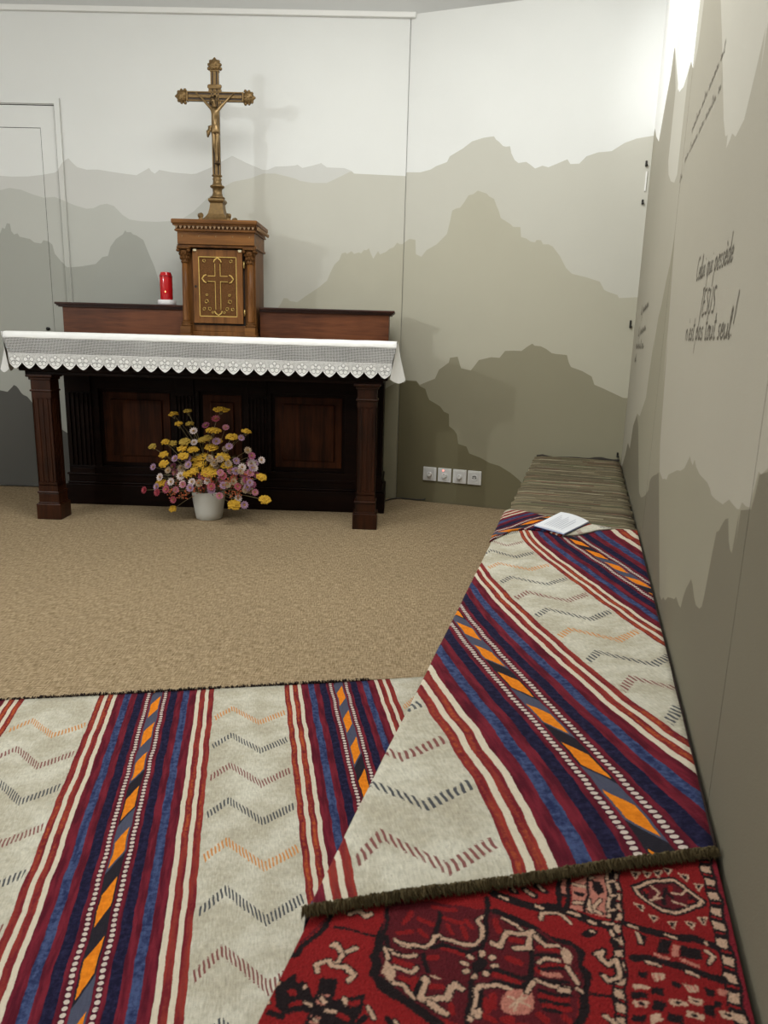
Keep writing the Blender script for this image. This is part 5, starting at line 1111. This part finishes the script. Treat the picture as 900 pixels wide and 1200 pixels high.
for i,k in enumerate(K): sv[i].radius=tuple(q*1.2 for q in J[k][1]); sv[i].use_root=(k=='pel')
fg.modifiers.new('sub','SUBSURF').levels=2; fg.modifiers['sub'].render_levels=2; me.materials.append(M_FIG)
# hair, beard, features
mb=MB(); hc=Vector((-.0055,-.042,z_(zc-.025)))
mb.ball((hc.x+.001,hc.y+.006,hc.z+.006),.0135,2,(1.05,.95,1.05))
for k in range(9):
    a=pi*(.05+.9*k/8); x=cos(a); y=sin(a)*.6+.2
    mb.tube([(hc.x+x*.0125,hc.y+y*.012,hc.z+.006),(hc.x+x*.0145,hc.y+y*.013,hc.z-.010),(hc.x+x*.0135,hc.y+y*.014,hc.z-.026)],[.0035,.004,.002],5)
mb.tube([(hc.x,hc.y-.0095,hc.z-.010),(hc.x-.001,hc.y-.011,hc.z-.019)],[.006,.003],6)
mb.build('hair_and_beard',M_BRZD,fg,True)
mb=MB(); mb.tube([(hc.x,hc.y-.0125,hc.z+.004),(hc.x,hc.y-.0155,hc.z-.003)],[.0014,.0022],5)
for sx in(-1,1): mb.ball((hc.x+sx*.0048,hc.y-.0112,hc.z+.002),.0019,1); mb.ball((hc.x+sx*.0125,hc.y+.001,hc.z),.003,1,(.5,.8,1.2))
mb.build('face_features',M_FIG,fg,True)
mb=MB()
ring=[(hc.x+.0142*cos(2*pi*k/20),hc.y+.004+.0142*sin(2*pi*k/20),hc.z+.010+.0012*(-1)**k) for k in range(20)]
mb.tube(ring,.0018,5,True); mb.build('crown_of_thorns',M_BRZD,fg)
mb=MB(); G_=[]
mb.lathe([(.0240,-.024),(.0262,-.014),(.0245,.004),(.0220,.018),(.019,.021)],20,(.004,-.030,z_(zc-.172)),sy=.82)
mb.tube([(-.014,-.038,z_(zc-.160)),(-.028,-.036,z_(zc-.165)),(-.036,-.032,z_(zc-.185)),(-.040,-.030,z_(zc-.215))],[.008,.011,.012,.005],8)
mb.tube([(-.014,-.040,z_(zc-.163)),(-.024,-.040,z_(zc-.175)),(-.029,-.036,z_(zc-.205))],[.005,.007,.003],8)
mb.build('loincloth',M_FIG,fg,True)
for sg,h in ((-1,'hl'),(1,'hr')):
    mb=MB(); p=J[h][0]
    for k in range(4):
        a=pi/2+sg*(-.2-.3*k); mb.tube([(p[0],p[1],z_(p[2])),(p[0]+.008*cos(a),p[1]-.003,z_(p[2])+.008*sin(a)),(p[0]+.012*cos(a),p[1]-.006,z_(p[2])+.011*sin(a))],[.0016,.0014,.001],5)
    mb.tube([(p[0],p[1],z_(p[2])),(p[0]-sg*.004,p[1]-.004,z_(p[2])-.006)],[.0016,.0012],5)
    mb.lathe([(0,-.003),(.003,-.003),(.003,.003),(0,.003)],8,(p[0],p[1]-.006,z_(p[2])))
    mb.build('nailed_hand',M_FIG,fg,True)
MB().box(-.006,.024,-.036,-.012,z_(zc-.352),z_(zc-.343),.002).build('foot_rest',M_BRZD,cr)

# ------------------------------------------------------------------ sanctuary candle
t=NT('red_glass'); x,y,z=t.coord(); m=t.set((.62,.012,.018),.12,0,.5); t.b.inputs['Transmission Weight'].default_value=.25; t.b.inputs['Subsurface Weight'].default_value=.0
M_RGL=m
e=empty('sanctuary_candle',(-1.408,4.555,1.1905),0,'lit red glass candle on a white base beside the tabernacle','candle')
MB().lathe([(0,0),(.050,0),(.053,.004),(.053,.022),(.049,.029),(.040,.030),(0,.030)],32).build('base_dish',plain('white_plastic',(.74,.72,.73),.45),e,True)
MB().lathe([(0,.030),(.031,.030),(.036,.036),(.0365,.10),(.0365,.165),(.034,.174),(.030,.182),(.029,.186),(.026,.186),(.026,.176),(0,.174)],32).build('red_glass_cylinder',M_RGL,e,'angle')
MB().lathe([(.0372,.160),(.0378,.163),(.0372,.167),(.036,.163)],32).build('rim_ring',plain('red_rim',(.35,.008,.012),.3),e,True)
t=NT('flame_glow'); t.set((1,.5,.2)); t.b.inputs['Emission Color'].default_value=(1,.42,.16,1); t.b.inputs['Emission Strength'].default_value=2.5
MB().ball((.004,-.0345,.075),.0042,2,(1,.6,1.5)).build('flame_glint',t.m,e,True)  # glowing bead on the glass stands in for the flame's highlight

# ------------------------------------------------------------------ wall switches and socket
M_SW=plain('white_switch_plastic',(.66,.655,.64),.35)
M_SWD=plain('socket_shadow',(.05,.05,.05),.6)
Mw=lambda s,z:Matrix(((PD.x,0,PN.x,0),(PD.y,0,PN.y,0),(0,1,0,0),(0,0,0,1)))
def plate(s,label,kind,name,cat_):
    p=panel_at(s,.185,.0)
    e=empty(name,p,0,label,cat_,'switches low on the end wall'); Mx=Mw(s,.185)
    rz=.006 if kind=='socket' else .0015
    mb=MB(); mb.box(-.0445,.0445,-.0445,.0445,.0004,.011,.003,M=Mx); mb.build('plate',M_SW,e)
    mb=MB(); mb.box(-.034,.034,-.034,.034,.010,.0125,.0012,M=Mx); ins=mb.build('inner_frame',plain('switch_inner',(.60,.595,.585),.35),e)
    if kind!='socket':
        k=MB().lathe([(0,.012),(.0165,.012),(.0155,.024),(.013,.027),(0,.0275)],24,(0,-.002,0),M=Mx).build('dimmer_knob',M_SW,e,'angle')
        MB().box(-.0012,.0012,.004,.012,.0272,.0282,M=Mx).build('pointer',M_SWD,k)
    if kind=='lit':
        t=NT('red_indicator'); t.set((1,.1,.08)); t.b.inputs['Emission Color'].default_value=(1,.16,.12,1); t.b.inputs['Emission Strength'].default_value=4
        MB().ball((-.009,.030,.0135),.0045,2,(1,1,.5),M=Mx).build('red_indicator_light',t.m,e,True)
    if kind=='socket':
        mb=MB(); mb.lathe([(.021,.0122),(.021,.0145),(.017,.0148),(.016,.0124)],28,M=Mx); mb.build('socket_rim',M_SW,e,True)
        mb=MB(); 
        for x in(-.009,.009): mb.lathe([(0,.0124),(.0042,.0124),(.0042,.0130),(0,.0130)],12,(x,-.001,0),M=Mx)
        mb.box(-.012,.012,.006,.011,.0124,.0130,M=Mx); mb.build('contact_holes',M_SWD,e)
        MB().lathe([(0,.0122),(.0026,.0122),(.0026,.022),(0,.024)],10,(0,.012,0),M=Mx).build('earth_pin',plain('steel',(.5,.5,.5),.3,.9),e,True)
plate(.233,'white dimmer switch nearest the altar, leftmost of the row','dim','wall_switch','switch')
plate(.333,'white dimmer switch with a glowing red indicator light','lit','wall_switch','switch')
plate(.433,'unlit white dimmer switch between the red-lit one and the socket','dim','wall_switch','switch')
plate(.530,'white power socket at the right end of the switch row','socket','power_socket','socket')
# cable on the carpet edge
pts=[Vector((-.085,4.74,.006)),Vector((-.05,4.80,.006)),Vector((0,4.835,.006)),Vector((.06,4.822,.006)),Vector((.12,4.800,.007)),Vector((.165,4.787,.012)),Vector((.175,4.788,.02))]
P_=[]
for i in range(len(pts)-1):
    p0,p1,p2,p3=pts[max(i-1,0)],pts[i],pts[i+1],pts[min(i+2,len(pts)-1)]
    for k in range(8):
        t=k/8; P_.append(.5*((2*p1)+(p2-p0)*t+(2*p0-5*p1+4*p2-p3)*t*t+(3*p1-p0-3*p2+p3)*t**3))
e=empty('cable',P_[0],0,'thin dark cable running from behind the altar along the wall','cable')
MB().tube([p-P_[0] for p in P_],.0045,8).build('cord',plain('dark_cable',(.03,.028,.025),.5),e,True)

# ------------------------------------------------------------------ vase and dried bouquet
VX,VY=-1.084,4.150
e=empty('flower_pot',(VX,VY,0),0,'plain white ceramic pot holding dried flowers in front of the altar','pot')
MB().lathe([(0,.0005),(.066,.0005),(.072,.004),(.079,.04),(.087,.09),(.0925,.14),(.0945,.160),(.0935,.165),(.090,.165),(.0885,.158),(.086,.13),(0,.13)],40).build('pot_body',plain('white_ceramic',(.56,.56,.53),.42,var=.03),e,True)
MB().lathe([(0,.1305),(.0855,.1305),(.08,.137),(0,.14)],24).build('dry_foam',plain('dark_foam',(.05,.045,.03),.95),e,True)
M_STEM=plain('dry_stem',(.19,.15,.07),.85); M_YEL=plain('yarrow_yellow',(.50,.29,.018),.8,var=.35,vscale=240); M_YELP=plain('yarrow_pale',(.36,.24,.035),.85,var=.35,vscale=240)
def petal_mat(n,c): return plain(n,c,.65,var=.15,vscale=80)
MP={'pink':petal_mat('petal_pink',(.42,.15,.20)),'magenta':petal_mat('petal_magenta',(.27,.065,.13)),'white':petal_mat('petal_white',(.56,.46,.44)),'lilac':petal_mat('petal_lilac',(.34,.20,.30)),'crimson':petal_mat('petal_crimson',(.28,.028,.045)),'rose':petal_mat('petal_rose',(.36,.07,.10)),'beige':petal_mat('petal_beige',(.33,.235,.15))}
M_CEN=plain('flower_eye',(.30,.17,.04),.85); M_BER=plain('berry_orange',(.42,.085,.022),.6,var=.4,vscale=60); M_LEAF=plain('dry_leaf',(.10,.085,.040),.9,var=.4,vscale=40)
rnd=random.Random(11)
def stem_to(root,head,r=.0013):
    # root Empty sits at the pot mouth; curve to the head
    p0=Vector((rnd.uniform(-.05,.05),rnd.uniform(-.04,.04),.135)); p2=Vector(head)
    p1=Vector((p0.x*1.3+p2.x*.15,p0.y*1.3+p2.y*.15,max(.19,.13+(p2.z-.13)*.6)))
    pts=[(1-t)**2*p0+2*t*(1-t)*p1+t*t*p2 for t in [i/9 for i in range(10)]]
    MB().tube(pts,r,5).build('stem',M_STEM,root,True)
    return (pts[-1]-pts[-2]).normalized()
def frame_for(n):
    return n.to_track_quat('Z','Y').to_matrix().to_4x4()
def yarrow(h,rad,label,grp,pale=False):
    root=empty('dried_yarrow',(VX,VY,0),0,label,'flower',grp)
    d=stem_to(root,h); n=(d*.35+Vector((0,-.45,.75)) if h[2]<.5 else d*.3+Vector((0,-.12,.95))).normalized()
    Mx=Matrix.Translation(h)@frame_for(n); mb=MB(); k=int(16+rad*1500)
    for i in range(k):
        r=rad*sqrt((i+.5)/k); a=i*2.39996
        mb.ball((r*cos(a),r*sin(a)*.85,.004+.009*(1-(r/rad)**2)+rnd.uniform(-.005,.005)),rnd.uniform(.0048,.0076),1,(1,1,.75),M=Mx)
    hd=mb.build('flower_head',M_YELP if pale else M_YEL,root,False)
    mb=MB()
    for i in range(7):
        a=2*pi*i/7; mb.tube([Mx@Vector((0,0,-.022)),Mx@Vector((rad*.6*cos(a),rad*.5*sin(a),0))],.0008,4)
    mb.build('stalklets',M_STEM,root)
def straw(h,rad,col,label,grp):
    root=empty('dried_strawflower',(VX,VY,0),0,label,'flower',grp)
    d=stem_to(root,h,.0010); n=(d*.5+Vector((h[0]*.5,-1.0,.45))).normalized()
    Mx=Matrix.Translation(h)@frame_for(n); mb=MB()
    for ring,(cnt,r1,tilt) in enumerate(((11,1.0,.25),(9,.72,.7),(6,.45,1.1))):
        for i in range(cnt):
            a=2*pi*i/cnt+ring*.3; L_=rad*r1; w_=rad*.30
            ca,sa=cos(a),sin(a); up=sin(tilt)*L_; ou=cos(tilt)*L_
            pts=[(.1*L_,0,0),(ou*.55,w_,up*.45),(ou,0,up),(ou*.55,-w_,up*.45)]
            vs_=[mb.bm.verts.new(Mx@Vector((x*ca-y*sa,x*sa+y*ca,z))) for x,y,z in pts]
            mb.bm.faces.new(vs_)
            mb.bm.faces.new([mb.bm.verts.new(Mx@Vector((x*ca-y*sa,x*sa+y*ca,z-.0006))) for x,y,z in pts[::-1]])
    mb.build('petals',MP[col],root)
    MB().ball((0,0,rad*.22),rad*.30,1,(1,1,.6),M=Mx).build('flower_eye',M_CEN if col!='crimson' else MP['crimson'],root,True)
YA=[[-0.188,0.591],[-0.107,0.609],[-0.161,0.538],[-0.1,0.54],[0.077,0.623],[0.032,0.507],[0.132,0.476],[0.213,0.507],[-0.312,0.408],[-0.238,0.437],[-0.198,0.43],[-0.25,0.365],[-0.251,0.314],[-0.13,0.441],[-0.086,0.397],[-0.145,0.404],[-0.031,0.453],[0.018,0.414],[0.08,0.361],[-0.053,0.316],[0.0,0.272],[-0.118,0.259],[-0.271,0.204],[0.295,0.254],[0.312,0.127],[0.138,0.091],[-0.21,0.056],[-0.003,0.463],[-.07,.345],[.03,.30],[-.14,.36],[.10,.315],[-.025,.36],[.05,.45],[-.085,.275]]
YR=[.024,.020,.018,.020,.036,.034,.026,.022,.018,.020,.022,.022,.022,.026,.026,.024,.022,.030,.032,.034,.036,.024,.024,.022,.026,.028,.018,.022,.028,.026,.024,.024,.026,.022,.022]
YLAB={0:'yellow yarrow head at the upper left tip of the bouquet',1:'small yellow yarrow second from the left along the bouquet top',4:'tallest and largest yellow yarrow at the very top of the bouquet',7:'yellow yarrow on a long stem at the upper right of the bouquet',8:'leftmost pale yellow yarrow of the bouquet',24:'low yellow yarrow bent out farthest right, level with the pot',25:'yellow yarrow hanging low just right of the pot',26:'lowest yellow yarrow hanging left of the pot',23:'yellow yarrow at the right edge of the bouquet above the bent one',22:'yellow yarrow low at the left edge of the bouquet'}
def dep(x,z): # how far towards the viewer a bloom leans
    return -.13+.16*min(1,max(0,(z-.15)/.45))+rnd.uniform(-.03,.04)
for i,(x,z) in enumerate(YA):
    y=dep(x,z); k=(VY+y)/4.1
    h=(x*k+(-1.066*k-VX)*1.0,y,1.04+(z-1.04)*k)
    yarrow(h,YR[i]*1.25,YLAB.get(i,'flat yellow yarrow head in the middle of the dried bouquet'),'dried yarrow in the white pot',i in(1,3,8,10,13,16,27))
PI_=[([-0.312,0.297],'lilac'),([-0.2,0.301],'magenta'),([-0.01,0.538],'magenta'),([0.046,0.576],'rose'),([0.1,0.53],'pink'),([0.046,0.451],'lilac'),([0.185,0.475],'lilac'),([0.117,0.426],'lilac'),([0.242,0.377],'magenta'),([0.26,0.335],'lilac'),([0.123,0.29],'pink'),([0.064,0.276],'pink'),([0.191,0.273],'pink'),([0.232,0.281],'pink'),([0.264,0.271],'magenta'),([0.068,0.237],'pink'),([0.012,0.196],'rose'),([0.057,0.144],'pink'),([0.196,0.095],'lilac'),([0.258,0.17],'pink'),([-0.369,0.163],'crimson'),([-0.296,0.152],'crimson'),([-0.206,0.113],'rose'),([-0.299,0.184],'lilac'),([-0.188,0.348],'lilac'),([-0.151,0.359],'lilac'),([0.094,0.411],'beige'),
 ([-0.079,0.505],'white'),([-0.078,0.442],'white'),([0.296,0.354],'white'),([0.255,0.309],'white'),([-0.158,0.295],'white'),([-0.159,0.25],'white'),([-0.276,0.24],'white'),([-0.215,0.215],'white'),([-0.149,0.203],'white'),([-0.097,0.218],'white'),([0.187,0.31],'white'),([0.161,0.131],'white'),([0.231,0.178],'beige'),([-0.01,0.226],'white'),([0.22,0.406],'beige'),([.11,.33],'beige'),([.155,.345],'lilac'),([.03,.33],'beige'),([-.19,.27],'pink'),([-.23,.28],'beige'),([.14,.25],'rose'),([.21,.24],'magenta'),([.09,.205],'rose'),([-.04,.25],'magenta'),([.16,.20],'rose'),([-.245,.17],'rose'),([-.19,.17],'pink'),([-.12,.31],'beige'),([.245,.215],'magenta')]+[([rnd.uniform(-.24,.25),rnd.uniform(.17,.36)],rnd.choice(['pink','lilac','white','beige','rose','magenta','lilac','beige'])) for _ in range(34)]
PLAB={0:'lilac strawflower alone at the left edge of the bouquet',2:'dull magenta strawflower in the upper middle of the bouquet',3:'dark rose strawflower just below the tallest yarrow',20:'dark crimson strawflower farthest left, low beside the pot',21:'dark crimson strawflower left of the pot, nearer than the leftmost',29:'white strawflower at the far right of the bouquet',18:'lilac strawflower low to the right of the pot',38:'white strawflower with a pink rim just right of the pot mouth',17:'pink strawflower drooping over the rim of the pot',27:'uppermost white strawflower in the left half of the bouquet',16:'rose red strawflower low in the centre above the pot rim'}
for i,((x,z),cn) in enumerate(PI_):
    y=dep(x,z); k=(VY+y)/4.1; h=(x*k+(-1.066*k-VX),y,1.04+(z-1.04)*k)
    straw(h,rnd.uniform(.021,.028),cn,PLAB.get(i,f'{cn} strawflower among the dense lower blooms of the bouquet' if z<.33 else f'{cn} strawflower between the yarrow heads of the bouquet'),f'{cn} strawflowers in the white pot')
BE=[[-0.222,0.154],[-0.091,0.251],[-0.047,0.215],[0.127,0.221],[0.145,0.249],[0.218,0.251],[0.08,0.192],[0.125,0.147],[-0.02,0.188],[-0.066,0.178],[-0.183,0.229],[.10,.225],[.16,.17],[-.12,.165],[.04,.22],[-.16,.14],[.0,.235],[.19,.20]]
for i,(x,z) in enumerate(BE):
    y=dep(x,z)-.0; k=(VY+y)/4.1; h=Vector((x*k+(-1.066*k-VX),y,1.04+(z-1.04)*k))
    root=empty('berry_sprig',(VX,VY,0),0,'orange-red dried seed sprig low in the bouquet above the pot','sprig','orange seed sprigs in the white pot')
    stem_to(root,h,.001); mb=MB(); st=MB()
    for q in range(20):
        o_=Vector((rnd.gauss(0,.016),rnd.gauss(0,.013),rnd.gauss(0,.016))); mb.ball(h+o_,rnd.uniform(.0028,.0048),1); 
        if q%3==0: st.tube([h-Vector((0,0,.02)),h+o_],.0006,4)
    mb.build('seeds',M_BER,root,True); st.build('twigs',M_STEM,root)
# loose dry leaves and twigs filling the heart of the bouquet
V=[];F=[]
for i in range(420):
    a=rnd.uniform(0,2*pi); r=.25*sqrt(rnd.random()); zz=rnd.uniform(.16,.40-.5*max(0,r-.12)); p=Vector((r*cos(a),r*sin(a)*.45-.01,zz)); d=Vector((cos(a),sin(a)*.5,rnd.uniform(-.2,1.2))).normalized(); l=rnd.uniform(.018,.045); s=d.cross(Vector((rnd.uniform(-1,1),rnd.uniform(-1,1),.3))).normalized()*l*.12
    b=len(V); V+=[p-d*l*.5,p+s,p+d*l*.5,p-s]; F.append((b,b+1,b+2,b+3))
o=mesh_obj('dry_foliage',V,F,M_LEAF); o.location=(VX,VY,0); tag(o,'brown dry leaves and twigs filling the heart of the bouquet','foliage',kind='stuff')
